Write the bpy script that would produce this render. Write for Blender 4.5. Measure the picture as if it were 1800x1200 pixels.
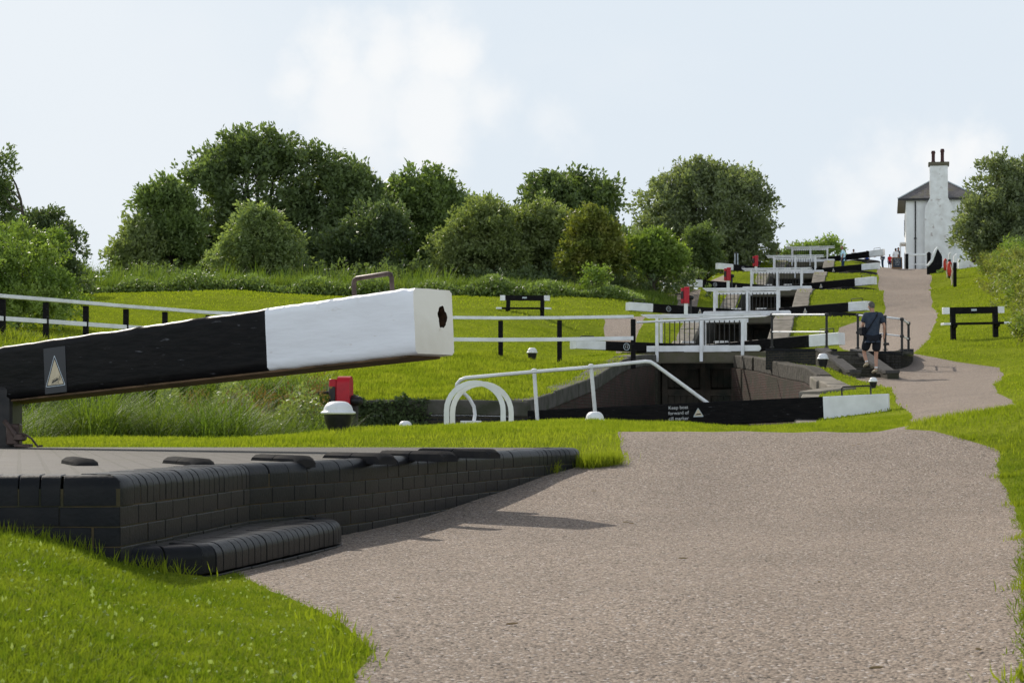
import bpy, bmesh, math, random
import numpy as np
from mathutils import Vector as V, Matrix as M4
from mathutils.geometry import delaunay_2d_cdt
for _o in list(bpy.data.objects): bpy.data.objects.remove(_o)
SC = bpy.context.scene; COL = SC.collection
rad = math.radians
F = 3500.0; CX = 900.0; HY = 740.0            # focal length and principal line of the photograph, in its 1800 px frame
# ---------------- camera
cd = bpy.data.cameras.new("camera"); cam = bpy.data.objects.new("camera", cd); COL.objects.link(cam)
cam.location = (0, 0, 0); cam.rotation_euler = (rad(90), 0, 0)
cd.sensor_width = 36; cd.lens = 36*F/1800; cd.shift_y = (HY-600)/1800
cd.clip_start = .1; cd.clip_end = 3000
cd.dof.use_dof = True; cd.dof.focus_distance = 17; cd.dof.aperture_fstop = 20
SC.camera = cam
# ---------------- sky and sun
SUN_EL, SUN_AZ = 34.0, -28.0                 # azimuth from +Y, negative = to the left
W = bpy.data.worlds.new("World"); SC.world = W; W.use_nodes = True
nt = W.node_tree; nt.nodes.clear()
def N(t, x=0, **k):
    n = nt.nodes.new(t)
    for a, b in k.items():
        if a.startswith('i_'): n.inputs[a[2:].replace('_', ' ')].default_value = b
        else: setattr(n, a, b)
    return n
L = lambda a, b: nt.links.new(a, b)
sky = N('ShaderNodeTexSky', sky_type='NISHITA', sun_disc=False, sun_elevation=rad(SUN_EL), sun_rotation=rad(SUN_AZ), altitude=50, air_density=1.0, dust_density=3.0, ozone_density=1.0)
tc = N('ShaderNodeTexCoord'); mp = N('ShaderNodeMapping'); mp.inputs['Scale'].default_value = (1, 1, 2.2)
L(tc.outputs['Generated'], mp.inputs['Vector'])
nz = N('ShaderNodeTexNoise', i_Scale=5.5, i_Detail=7.0, i_Roughness=.55); L(mp.outputs[0], nz.inputs['Vector'])
def blob(d, r0, r1, amp):                     # a cloud of its own: a soft patch of sky around direction d, broken up by noise
    v = V(d).normalized()
    sc = N('ShaderNodeVectorMath', operation='DISTANCE'); L(tc.outputs['Generated'], sc.inputs[0]); sc.inputs[1].default_value = v
    n2 = N('ShaderNodeTexNoise', i_Scale=26.0, i_Detail=8.0, i_Roughness=.58); L(tc.outputs['Generated'], n2.inputs['Vector'])
    a = N('ShaderNodeMath', operation='MULTIPLY_ADD'); L(n2.outputs['Fac'], a.inputs[0]); a.inputs[1].default_value = .06; L(sc.outputs['Value'], a.inputs[2])
    m = N('ShaderNodeMapRange', interpolation_type='SMOOTHSTEP'); L(a.outputs[0], m.inputs['Value'])
    m.inputs['From Min'].default_value = r0+.03; m.inputs['From Max'].default_value = r1+.032; m.inputs['To Min'].default_value = amp; m.inputs['To Max'].default_value = 0
    return m.outputs[0]
def d_of(px, py): return ((px-CX)/F, 1, (HY-py)/F)
acc = None
for px, py, r0, r1, amp in ((520, 150, .0, .028, .75), (590, 110, .0, .028, .9), (670, 120, .0, .03, .85), (780, 110, .0, .03, .95), (620, 190, .01, .045, .75), (760, 190, .01, .04, .8), (850, 180, .0, .03, .7), (960, 215, .0, .022, .4), (1570, 300, .0, .03, .8), (1640, 280, .0, .03, .9), (1700, 265, .0, .022, .85), (1510, 350, .0, .025, .7), (1620, 350, .0, .035, .7), (100, 60, .02, .11, .3), (250, 260, .03, .14, .3)):
    b = blob(d_of(px, py), r0, r1, amp)
    if acc is None: acc = b
    else:
        x = N('ShaderNodeMath', operation='MAXIMUM'); L(acc, x.inputs[0]); L(b, x.inputs[1]); acc = x.outputs[0]
sx = N('ShaderNodeSeparateXYZ'); L(tc.outputs['Generated'], sx.inputs[0])
# thin veil of haze and high cloud, thickest low in the sky
veil = N('ShaderNodeMapRange', interpolation_type='SMOOTHSTEP'); L(sx.outputs['Z'], veil.inputs['Value'])
veil.inputs['From Min'].default_value = .24; veil.inputs['From Max'].default_value = .62; veil.inputs['To Min'].default_value = .97; veil.inputs['To Max'].default_value = .1
vb = N('ShaderNodeMapRange'); L(sx.outputs['Y'], vb.inputs['Value'])     # haze and cloud brightened opposite the sun, behind camera, to fill shaded faces
vb.inputs['From Min'].default_value = -.6; vb.inputs['From Max'].default_value = .9; vb.inputs['To Min'].default_value = 2.1; vb.inputs['To Max'].default_value = 1
vc = N('ShaderNodeMixRGB', blend_type='MULTIPLY', i_Fac=1.0); vc.inputs['Color1'].default_value = (7.5, 8.3, 9.1, 1); L(vb.outputs[0], vc.inputs['Color2'])
mx = N('ShaderNodeMixRGB'); L(veil.outputs[0], mx.inputs['Fac']); L(sky.outputs[0], mx.inputs['Color1']); L(vc.outputs[0], mx.inputs['Color2'])
nm = N('ShaderNodeMapRange', interpolation_type='SMOOTHSTEP'); L(nz.outputs['Fac'], nm.inputs['Value'])
nm.inputs['From Min'].default_value = .45; nm.inputs['From Max'].default_value = .75; nm.inputs['To Max'].default_value = .18
ma = N('ShaderNodeMath', operation='MAXIMUM'); L(nm.outputs[0], ma.inputs[0]); L(acc, ma.inputs[1])
cc = N('ShaderNodeMixRGB', blend_type='MULTIPLY', i_Fac=1.0); cc.inputs['Color1'].default_value = (9.6, 9.7, 9.75, 1); L(vb.outputs[0], cc.inputs['Color2'])
m2 = N('ShaderNodeMixRGB'); L(ma.outputs[0], m2.inputs['Fac']); L(mx.outputs[0], m2.inputs['Color1']); L(cc.outputs[0], m2.inputs['Color2'])
bg = N('ShaderNodeBackground', i_Strength=.1); L(m2.outputs[0], bg.inputs['Color'])
wo = N('ShaderNodeOutputWorld'); L(bg.outputs[0], wo.inputs['Surface'])
sl = bpy.data.lights.new("sun", 'SUN'); sl.energy = 4.4; sl.angle = rad(.53); sl.color = (1, .93, .82)
so = bpy.data.objects.new("sun", sl); COL.objects.link(so)
_sd = V((math.sin(rad(SUN_AZ))*math.cos(rad(SUN_EL)), math.cos(rad(SUN_AZ))*math.cos(rad(SUN_EL)), math.sin(rad(SUN_EL))))
so.rotation_euler = _sd.to_track_quat('Z', 'Y').to_euler(); so.location = _sd*50
vs = SC.view_settings; vs.view_transform = 'Standard'; vs.look = 'None'; vs.exposure = 0; vs.gamma = 1
SC.cycles.max_bounces = 6; SC.cycles.transparent_max_bounces = 4

# ---------------- materials
def mat(name, rgb, rough=.7, spec=.2, var=None, vscale=6, bump=0, bscale=30, trans=0, metal=0, var2=None, v2scale=60, v2amt=.3, coat=0, stretch=1):
    m = bpy.data.materials.new(name); m.use_nodes = True; t = m.node_tree; n = t.nodes; l = t.links
    p = n['Principled BSDF']; p.inputs['Roughness'].default_value = rough; p.inputs['Specular IOR Level'].default_value = spec
    p.inputs['Metallic'].default_value = metal; p.inputs['Coat Weight'].default_value = coat
    g = n.new('ShaderNodeTexCoord'); src = None; OBJ = g.outputs['Object']
    if stretch != 1: mpp = n.new('ShaderNodeMapping'); mpp.inputs['Scale'].default_value = (1, 1, stretch); l.new(OBJ, mpp.inputs['Vector']); OBJ = mpp.outputs[0]
    c = n.new('ShaderNodeRGB'); c.outputs[0].default_value = (*rgb, 1); src = c.outputs[0]
    def mixin(src, col, scale, lo, hi, detail=5):
        t1 = n.new('ShaderNodeTexNoise'); t1.inputs['Scale'].default_value = scale; t1.inputs['Detail'].default_value = detail; l.new(OBJ, t1.inputs['Vector'])
        r = n.new('ShaderNodeMapRange'); r.inputs['From Min'].default_value = lo; r.inputs['From Max'].default_value = hi; l.new(t1.outputs['Fac'], r.inputs['Value'])
        x = n.new('ShaderNodeMixRGB'); l.new(r.outputs[0], x.inputs['Fac']); l.new(src, x.inputs['Color1']); x.inputs['Color2'].default_value = (*col, 1); return x.outputs[0]
    if var: src = mixin(src, var, vscale, .38, .66)
    if var2: src = mixin(src, var2, v2scale, .7-v2amt, .8)
    l.new(src, p.inputs['Base Color'])
    if bump:
        t1 = n.new('ShaderNodeTexNoise'); t1.inputs['Scale'].default_value = bscale; t1.inputs['Detail'].default_value = 6; l.new(OBJ, t1.inputs['Vector'])
        b = n.new('ShaderNodeBump'); b.inputs['Strength'].default_value = 1; b.inputs['Distance'].default_value = bump; l.new(t1.outputs['Fac'], b.inputs['Height']); l.new(b.outputs[0], p.inputs['Normal'])
    if trans:
        tr = n.new('ShaderNodeBsdfTranslucent'); l.new(src, tr.inputs['Color']); mxs = n.new('ShaderNodeMixShader'); mxs.inputs[0].default_value = trans
        # leaves pass more light of their own colour than they reflect
        gm = n.new('ShaderNodeMixRGB'); gm.blend_type = 'MULTIPLY'; gm.inputs[0].default_value = 1; l.new(src, gm.inputs['Color1']); gm.inputs['Color2'].default_value = (1.5, 1.6, .6, 1); l.new(gm.outputs[0], tr.inputs['Color'])
        l.new(p.outputs[0], mxs.inputs[1]); l.new(tr.outputs[0], mxs.inputs[2]); l.new(mxs.outputs[0], n['Material Output'].inputs['Surface'])
    return m
def brickmat(name, c1, c2, mortar, rough, bw=.225, bh=.075, ms=.012, offs=.5, stain=None, spec=.1, bump=.006, uv=True, msm=.1, stlo=.45, sthi=.65, stsc=1.3):
    m = bpy.data.materials.new(name); m.use_nodes = True; t = m.node_tree; n = t.nodes; l = t.links
    p = n['Principled BSDF']; p.inputs['Roughness'].default_value = rough; p.inputs['Specular IOR Level'].default_value = spec
    g = n.new('ShaderNodeTexCoord'); b = n.new('ShaderNodeTexBrick'); vec = g.outputs['UV' if uv else 'Object']
    l.new(vec, b.inputs['Vector'])
    b.inputs['Scale'].default_value = 1; b.inputs['Brick Width'].default_value = bw; b.inputs['Row Height'].default_value = bh; b.inputs['Mortar Size'].default_value = ms; b.inputs['Mortar Smooth'].default_value = msm
    b.offset = offs; b.inputs['Color1'].default_value = (*c1, 1); b.inputs['Color2'].default_value = (*c2, 1); b.inputs['Mortar'].default_value = (*mortar, 1); b.inputs['Bias'].default_value = 0
    src = b.outputs['Color']
    t1 = n.new('ShaderNodeTexNoise'); t1.inputs['Scale'].default_value = 18; t1.inputs['Detail'].default_value = 6; l.new(vec, t1.inputs['Vector'])
    mv = n.new('ShaderNodeMixRGB'); mv.blend_type = 'MULTIPLY'; mv.inputs[0].default_value = .7; l.new(src, mv.inputs['Color1'])
    rr = n.new('ShaderNodeMapRange'); rr.inputs['To Min'].default_value = .35; rr.inputs['To Max'].default_value = 1.6; l.new(t1.outputs['Fac'], rr.inputs['Value']); l.new(rr.outputs[0], mv.inputs['Color2']); src = mv.outputs[0]
    if stain:
        t2 = n.new('ShaderNodeTexNoise'); t2.inputs['Scale'].default_value = stsc; t2.inputs['Detail'].default_value = 8; t2.inputs['Roughness'].default_value = .65; l.new(vec, t2.inputs['Vector'])
        r2 = n.new('ShaderNodeMapRange'); r2.inputs['From Min'].default_value = stlo; r2.inputs['From Max'].default_value = sthi; r2.inputs['To Max'].default_value = .85; l.new(t2.outputs['Fac'], r2.inputs['Value'])
        x = n.new('ShaderNodeMixRGB'); l.new(r2.outputs[0], x.inputs['Fac']); l.new(src, x.inputs['Color1']); x.inputs['Color2'].default_value = (*stain, 1); src = x.outputs[0]
    l.new(src, p.inputs['Base Color'])
    h = n.new('ShaderNodeMath'); h.operation = 'MULTIPLY_ADD'; l.new(t1.outputs['Fac'], h.inputs[0]); h.inputs[1].default_value = .5
    inv = n.new('ShaderNodeMath'); inv.operation = 'SUBTRACT'; inv.inputs[0].default_value = 1; l.new(b.outputs['Fac'], inv.inputs[1]); l.new(inv.outputs[0], h.inputs[2])
    bp = n.new('ShaderNodeBump'); bp.inputs['Strength'].default_value = 1; bp.inputs['Distance'].default_value = bump; l.new(h.outputs[0], bp.inputs['Height']); l.new(bp.outputs[0], p.inputs['Normal'])
    return m
def gravelmat():
    m = bpy.data.materials.new('gravel_tarmac'); m.use_nodes = True; t = m.node_tree; n = t.nodes; l = t.links
    p = n['Principled BSDF']; p.inputs['Roughness'].default_value = .85; p.inputs['Specular IOR Level'].default_value = .15
    g = n.new('ShaderNodeTexCoord')
    v = n.new('ShaderNodeTexVoronoi'); v.inputs['Scale'].default_value = 115; v.inputs['Randomness'].default_value = 1; l.new(g.outputs['Object'], v.inputs['Vector'])
    cr = n.new('ShaderNodeValToRGB'); e = cr.color_ramp; e.interpolation = 'CONSTANT'
    e.elements[0].position = 0; e.elements[0].color = (.07, .055, .045, 1); e.elements[1].position = .15; e.elements[1].color = (.235, .184, .143, 1)
    for ps, c in ((.3, (.33, .260, .203, 1)), (.5, (.385, .30, .233, 1)), (.68, (.295, .24, .193, 1)), (.85, (.46, .38, .305, 1)), (.965, (.68, .62, .58, 1))):
        q = e.elements.new(ps); q.color = c
    sp = n.new('ShaderNodeSeparateColor'); l.new(v.outputs['Color'], sp.inputs[0]); l.new(sp.outputs[0], cr.inputs[0])
    t1 = n.new('ShaderNodeTexNoise'); t1.inputs['Scale'].default_value = 1.1; t1.inputs['Detail'].default_value = 8; l.new(g.outputs['Object'], t1.inputs['Vector'])
    r = n.new('ShaderNodeMapRange'); r.inputs['From Min'].default_value = .35; r.inputs['From Max'].default_value = .65; r.inputs['To Min'].default_value = .70; r.inputs['To Max'].default_value = .80; l.new(t1.outputs['Fac'], r.inputs['Value'])
    mv = n.new('ShaderNodeMixRGB'); mv.blend_type = 'MULTIPLY'; mv.inputs[0].default_value = 1; l.new(cr.outputs[0], mv.inputs['Color1']); l.new(r.outputs[0], mv.inputs['Color2'])
    l.new(mv.outputs[0], p.inputs['Base Color'])
    t2 = n.new('ShaderNodeTexNoise'); t2.inputs['Scale'].default_value = 55; t2.inputs['Detail'].default_value = 4; l.new(g.outputs['Object'], t2.inputs['Vector'])
    h = n.new('ShaderNodeMath'); h.operation = 'MULTIPLY_ADD'; l.new(t2.outputs['Fac'], h.inputs[0]); h.inputs[1].default_value = .7
    iv = n.new('ShaderNodeMath'); iv.operation = 'SUBTRACT'; iv.inputs[0].default_value = 1; l.new(v.outputs['Distance'], iv.inputs[1]); l.new(iv.outputs[0], h.inputs[2])
    b = n.new('ShaderNodeBump'); b.inputs['Distance'].default_value = .0045; l.new(h.outputs[0], b.inputs['Height']); l.new(b.outputs[0], p.inputs['Normal'])
    return m
MT = {
 'white': mat('white_paint', (.74, .74, .74), .42, var=(.62, .62, .61), vscale=3, var2=(.5, .47, .42), v2scale=25, v2amt=.02, bump=.0015, bscale=25),
 'white_worn': mat('worn_white_paint', (.74, .745, .76), .5, var=(.68, .68, .69), vscale=2.2, var2=(.45, .4, .34), v2scale=6, v2amt=.03, bump=.0035, bscale=5, stretch=5),
 'white_warmlit': mat('white_paint_warm_lit_end', (.72, .69, .62), .55, var=(.62, .58, .5), vscale=3, var2=(.4, .33, .25), v2scale=7, v2amt=.02, bump=.004, bscale=12),  # warm light on the beam end put into the white, with end-grain stains
 'black': mat('black_paint', (.0045, .0045, .005), .4, spec=.045, var=(.010, .009, .009), vscale=5, var2=(.12, .12, .13), v2scale=7, v2amt=.04, bump=.0022, bscale=9, stretch=6),
 'iron': mat('black_iron', (.01, .01, .011), .45, spec=.25, var=(.03, .027, .025), bump=.001),
 'rust': mat('brown_iron', (.10, .07, .06), .5, var=(.05, .035, .03), vscale=14, metal=.4, bump=.001),
 'rawwood': mat('bare_wood', (.16, .10, .055), .8, var=(.07, .045, .025), vscale=5, bump=.004),
 'gatewood': mat('wet_gate_wood', (.035, .028, .02), .7, var=(.012, .014, .010), vscale=2, var2=(.08, .07, .055), v2scale=8, v2amt=.0, bump=.006),
 'hole': mat('rotten_hollow', (.02, .012, .008), .95, var=(.07, .035, .018), vscale=18, bump=.01),
 'red': mat('red_paint', (.42, .012, .022), .35, var=(.33, .01, .02), vscale=7, bump=.001),
 'signgrey': mat('sign_plate', (.028, .029, .034), .4), 'signcream': mat('sign_face', (.55, .47, .33), .5, var=(.48, .40, .27), vscale=20),
 'signline': mat('sign_outline', (.42, .47, .5), .5), 'ink': mat('sign_ink', (.03, .03, .03), .6), 'lettering': mat('lettering_white', (.5, .5, .5), .6),
 'bluebrick': mat('blue_brick', (.0105, .0115, .0135), .36, spec=.07, var=(.017, .017, .018), vscale=7, var2=(.045, .04, .027), v2scale=30, v2amt=.0, bump=.0015, bscale=60),
 'mortar': mat('mortar', (.075, .055, .03), .9, var=(.03, .032, .018), vscale=8, bump=.003),
 'paver': brickmat('brick_paving', (.075, .068, .064), (.105, .095, .088), (.03, .03, .02), .75, .225, .075, .009, stain=(.06, .055, .035), spec=.15, bump=.003, stlo=.5, sthi=.75),
 'brickdark': brickmat('dark_engineering_brick', (.018, .018, .0185), (.03, .029, .027), (.055, .046, .03), .6, stain=(.014, .017, .01), spec=.12),
 'brickgrey': brickmat('weathered_grey_brick', (.085, .076, .062), (.06, .055, .048), (.05, .045, .035), .8, stain=(.035, .035, .022), spec=.08),
 'brickred': brickmat('old_red_brick', (.075, .034, .026), (.042, .024, .02), (.075, .06, .05), .85, stain=(.035, .035, .022), bump=.012, stlo=.42, sthi=.6),
 'stone': mat('weathered_stone', (.21, .185, .15), .85, var=(.13, .115, .09), vscale=2.5, var2=(.10, .11, .05), v2scale=5, v2amt=.12, bump=.03, bscale=5),
 'stonemid': mat('lichened_coping', (.055, .047, .036), .9, var=(.03, .027, .02), vscale=3.5, var2=(.045, .05, .02), v2scale=2, v2amt=.1, bump=.05, bscale=6),
 'treadbrick': mat('foot_tread_brick', (.02, .02, .022), .9, spec=.03, var=(.032, .03, .028), vscale=9, bump=.002, bscale=40),
 'greycoping': mat('grey_brick_coping', (.07, .066, .062), .8, spec=.15, var=(.045, .042, .04), vscale=6, bump=.006, bscale=14),
 'bladenear': mat('grass_blade_near', (.125, .172, .014), .6, spec=.08, var=(.185, .22, .026), vscale=3, var2=(.05, .095, .010), v2scale=17, v2amt=.22, trans=.4),
 'clover': mat('pale_clover', (.3, .36, .16), .7, trans=.3),
 'stonedark': mat('mossy_coping', (.09, .082, .07), .85, var=(.045, .048, .03), vscale=2.5, bump=.02, bscale=6),
 'concrete': mat('mossy_concrete', (.11, .095, .07), .85, var=(.09, .085, .05), vscale=3, var2=(.05, .055, .025), v2scale=7, v2amt=.1, bump=.008),
 'gravel': gravelmat(),
 'lawn': mat('lawn_ground', (.145, .182, .016), 1.0, spec=.0, var=(.185, .22, .024), vscale=.5, var2=(.08, .115, .010), v2scale=3.2, v2amt=.18, bump=.03, bscale=9),
 'blade': mat('grass_blade', (.175, .218, .018), .7, spec=.05, var=(.25, .275, .035), vscale=1.3, var2=(.06, .095, .010), v2scale=7, v2amt=.2, trans=.45),
 'reed': mat('reed_blade', (.085, .135, .024), .6, spec=.12, var=(.15, .195, .04), vscale=1.2, trans=.4),
 'reedhead': mat('rusty_seed_head', (.15, .09, .04), .8, var=(.12, .09, .03), vscale=3, trans=.3),
 'water': mat('canal_water', (.010, .014, .008), .06, spec=.6, bump=.01, bscale=1.5),
 'bark': mat('bark', (.06, .05, .035), .9, var=(.03, .027, .02), vscale=5, bump=.03, bscale=9),
 'slate': brickmat('slate_roof', (.17, .155, .15), (.12, .11, .11), (.05, .05, .05), .6, .3, .2, .008, stain=(.16, .15, .06), stlo=.5, sthi=.7, stsc=.9),
 'limewash': mat('whitewashed_brick', (.74, .74, .73), .8, var=(.66, .66, .65), vscale=1.2, var2=(.4, .3, .26), v2scale=4.5, v2amt=-.03, bump=.01, bscale=9),
 'limewash_dirty': mat('stained_whitewash', (.70, .70, .69), .85, var=(.58, .57, .55), vscale=2, var2=(.24, .17, .14), v2scale=2.6, v2amt=.10, bump=.012, bscale=9),
 'pot': mat('chimney_pot_clay', (.05, .024, .024), .7, var=(.06, .025, .022), vscale=4),
 'glass': mat('window_glass', (.03, .035, .04), .1), 'board': mat('chalk_board', (.03, .035, .045), .6), 'frame': mat('oak_frame', (.2, .11, .05), .6),
 'rope': mat('pale_rope', (.5, .42, .32), .9), 'buoyred': mat('buoy_red', (.5, .05, .03), .5),
 'skin': mat('skin', (.42, .24, .17), .55, var=(.36, .19, .13), vscale=12), 'skindark': mat('tanned_skin', (.26, .13, .09), .55),
 'hairgrey': mat('grey_hair', (.06, .055, .05), .8, var=(.13, .12, .11), vscale=40), 'hairdark': mat('dark_hair', (.02, .012, .01), .6), 'hairbrown': mat('brown_hair', (.10, .05, .03), .6),
 'polo': mat('slate_blue_cotton', (.028, .038, .058), .85, var=(.04, .05, .07), vscale=12, bump=.004, bscale=14),
 'shorts': mat('black_cotton', (.012, .013, .018), .9, bump=.004, bscale=10), 'socks': mat('white_sock', (.65, .65, .65), .9), 'shoe': mat('beige_trainer', (.33, .29, .2), .8, var=(.2, .17, .12), vscale=20),
 'aqua': brickmat('aqua_check_shirt', (.4, .72, .85), (.3, .65, .8), (.7, .85, .9), .85, .12, .1, .02, uv=False), 'denim': mat('dark_denim', (.02, .04, .08), .85), 'bluetop': mat('royal_blue_cotton', (.02, .07, .35), .8), 'whitetop': mat('white_cotton', (.7, .7, .72), .85), 'redtop': mat('red_cotton', (.6, .02, .02), .8),
}
def leafmat(nm, c, v, tr=.3):
    c = tuple(x*1.15 for x in c); v = tuple(x*1.15 for x in v); return mat(nm, c, .5, spec=.25, var=v, vscale=.9, var2=tuple(min(.5, x*1.35) for x in v), v2scale=.4, v2amt=.22, trans=tr)
LF = {'dark': leafmat('leaf_dark', (.075, .105, .042), (.11, .145, .055), .4), 'mid': leafmat('leaf_mid', (.095, .135, .045), (.135, .18, .06), .4),
 'olive': leafmat('leaf_olive', (.12, .15, .055), (.165, .195, .075), .4), 'pale': leafmat('leaf_pale', (.13, .17, .065), (.18, .22, .09), .4), 'bright': leafmat('leaf_bright', (.11, .165, .035), (.16, .21, .05), .4),
 'autumn': leafmat('leaf_autumn', (.095, .125, .028), (.15, .15, .03), .35), 'silver': leafmat('leaf_silver', (.105, .13, .065), (.165, .19, .105), .4), 'ivy': leafmat('leaf_ivy', (.03, .055, .012), (.07, .11, .02)),
 'hedge': leafmat('leaf_hedge', (.14, .18, .04), (.17, .165, .055), .4), 'blackish': leafmat('leaf_deep', (.06, .085, .038), (.09, .12, .05), .35)}

# ---------------- helpers
WL = {}                                         # world location of every empty
def prop(o, label=None, cat=None, group=None, kind=None):
    if label: o['label'] = label
    if cat: o['category'] = cat
    if group: o['group'] = group
    if kind: o['kind'] = kind
    return o
def thing(name, label, cat, loc=(0, 0, 0), rz=0, group=None):
    o = bpy.data.objects.new(name, None); COL.objects.link(o); o.location = loc; o.rotation_euler = (0, 0, rz); o.empty_display_size = .2
    WL[o.name] = V(loc); return prop(o, label, cat, group)
class MB:
    def __init__(s): s.v = []; s.f = []; s.m = []; s.uv = []; s.mi = 0
    def add(s, vs, fs, uvs=None, mi=None):
        b = len(s.v); s.v += [tuple(x) for x in vs]
        for k, f in enumerate(fs):
            s.f.append(tuple(b+i for i in f)); s.m.append(s.mi if mi is None else mi)
            s.uv.append(uvs[k] if uvs else None)
        return s
    def box(s, c, size, R=None, bev=0, mi=None, seg=1):
        bm = bmesh.new(); bmesh.ops.create_cube(bm, size=1)
        for v in bm.verts: v.co = V((v.co.x*size[0], v.co.y*size[1], v.co.z*size[2]))
        if bev: bmesh.ops.bevel(bm, geom=bm.edges[:], offset=bev, segments=seg, affect='EDGES')
        c = V(c); vs = [(R @ v.co if R else v.co)+c for v in bm.verts]; bm.verts.index_update()
        fs = [[v.index for v in f.verts] for f in bm.faces]; bm.free(); return s.add(vs, fs, mi=mi)
    def bar(s, a, b, w, h, bev=0, mi=None):        # a beam from a to b, w across (horizontal), h upright
        a = V(a); b = V(b); d = b-a; y = d.normalized(); x = y.cross(V((0, 0, 1)))
        if x.length < 1e-4: x = V((1, 0, 0))
        x.normalize(); z = x.cross(y); R = M4((x, y, z)).transposed()
        return s.box((a+b)/2, (w, d.length, h), R, bev, mi)
    def tube(s, pts, r, n=8, mi=None, cap=True):
        pts = [V(p) for p in pts]; k = len(pts); rs = r if isinstance(r, (list, tuple)) else [r]*k; vs = []; fs = []; up = None
        for i, p in enumerate(pts):
            t = (pts[min(i+1, k-1)]-pts[max(i-1, 0)]).normalized()
            if up is None: up = t.cross(V((.3, .2, 1))); up = up if up.length > .05 else t.cross(V((1, 0, 0)))
            up = (up-t*up.dot(t)).normalized(); w = t.cross(up)
            for j in range(n):
                a = 2*math.pi*j/n; vs.append(p+(up*math.cos(a)+w*math.sin(a))*rs[i])
        for i in range(k-1):
            for j in range(n): fs.append((i*n+j, i*n+(j+1) % n, (i+1)*n+(j+1) % n, (i+1)*n+j))
        if cap: fs.append(tuple(range(n))[::-1]); fs.append(tuple(range((k-1)*n, k*n)))
        return s.add(vs, fs, mi=mi)
    def lathe(s, prof, c=(0, 0, 0), n=20, mi=None, axis='Z'):
        c = V(c); vs = []; fs = []
        for r, z in prof:
            for j in range(n):
                a = 2*math.pi*j/n
                q = V((r*math.cos(a), r*math.sin(a), z)) if axis == 'Z' else V((z, r*math.cos(a), r*math.sin(a))) if axis == 'X' else V((r*math.cos(a), z, r*math.sin(a)))
                vs.append(c+q)
        for i in range(len(prof)-1):
            for j in range(n): fs.append((i*n+j, i*n+(j+1) % n, (i+1)*n+(j+1) % n, (i+1)*n+j))
        fs.append(tuple(range(n))[::-1]); fs.append(tuple(range((len(prof)-1)*n, len(prof)*n)))
        return s.add(vs, fs, mi=mi)
    def prism(s, poly, z0, z1, mi=None, R=None, o=(0, 0, 0)):   # poly in xy, pushed from z0 to z1
        n = len(poly); o = V(o)
        vs = [V((x, y, z)) for z in (z0, z1) for x, y in poly]; vs = [(R @ v if R else v)+o for v in vs]
        fs = [tuple(range(n))[::-1], tuple(range(n, 2*n))]+[(i, (i+1) % n, n+(i+1) % n, n+i) for i in range(n)]
        return s.add(vs, fs, mi=mi)
    def build(s, name, mats, parent=None, smooth=False, world=False, uvbox=False):
        me = bpy.data.meshes.new(name); off = WL[parent.name] if (world and parent is not None) else V((0, 0, 0))
        me.from_pydata([(x-off.x, y-off.y, z-off.z) for x, y, z in s.v], [], s.f)
        if not isinstance(mats, (list, tuple)): mats = [mats]
        for m in mats: me.materials.append(m)
        if len(mats) > 1: me.polygons.foreach_set('material_index', s.m)
        if any(u is not None for u in s.uv) or uvbox:
            ul = me.uv_layers.new(name='UVMap')
            for p, u in zip(me.polygons, s.uv):
                for k, li in enumerate(p.loop_indices):
                    if u is not None: ul.data[li].uv = u[k]
                    else:
                        c = s.v[me.loops[li].vertex_index]; nn = p.normal
                        ul.data[li].uv = (c[0], c[1]) if abs(nn.z) > .7 else ((c[1], c[2]) if abs(nn.x) > abs(nn.y) else (c[0], c[2]))
        if smooth:
            me.polygons.foreach_set('use_smooth', [True]*len(me.polygons))
            try: me.set_sharp_from_angle(angle=rad(smooth if smooth is not True else 40))
            except Exception: pass
        me.update(); o = bpy.data.objects.new(name, me); COL.objects.link(o)
        if parent is not None: o.parent = parent
        WL[o.name] = off.copy() if parent is not None else V((0, 0, 0))
        if parent is not None and not world: WL[o.name] = WL[parent.name]
        return o
def npmesh(name, co, k, material, parent=None, idx=None):      # co (n*k,3) world coords, faces of k verts
    me = bpy.data.meshes.new(name); nv = len(co); nf = nv//k if idx is None else len(idx)//k
    off = WL[parent.name] if parent is not None else V((0, 0, 0))
    co = np.asarray(co, dtype=np.float32)-np.array(off[:], dtype=np.float32)
    me.vertices.add(nv); me.vertices.foreach_set('co', co.ravel()); me.loops.add(nf*k)
    me.loops.foreach_set('vertex_index', np.arange(nv, dtype=np.int32) if idx is None else np.asarray(idx, dtype=np.int32))
    me.polygons.add(nf); me.polygons.foreach_set('loop_start', np.arange(0, nf*k, k, dtype=np.int32)); me.polygons.foreach_set('loop_total', np.full(nf, k, dtype=np.int32))
    for mm in (material if isinstance(material, (list, tuple)) else [material]): me.materials.append(mm)
    me.update(calc_edges=True); me.validate()
    o = bpy.data.objects.new(name, me); COL.objects.link(o)
    if parent is not None: o.parent = parent
    WL[o.name] = off.copy(); return o
def copy_tree(o, parent=None):
    c = o.copy(); COL.objects.link(c)
    if parent is not None: c.parent = parent
    for ch in list(o.children): copy_tree(ch, c)
    return c
def P(px, py, D): return V(((px-CX)*D/F, D, (HY-py)*D/F))

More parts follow.
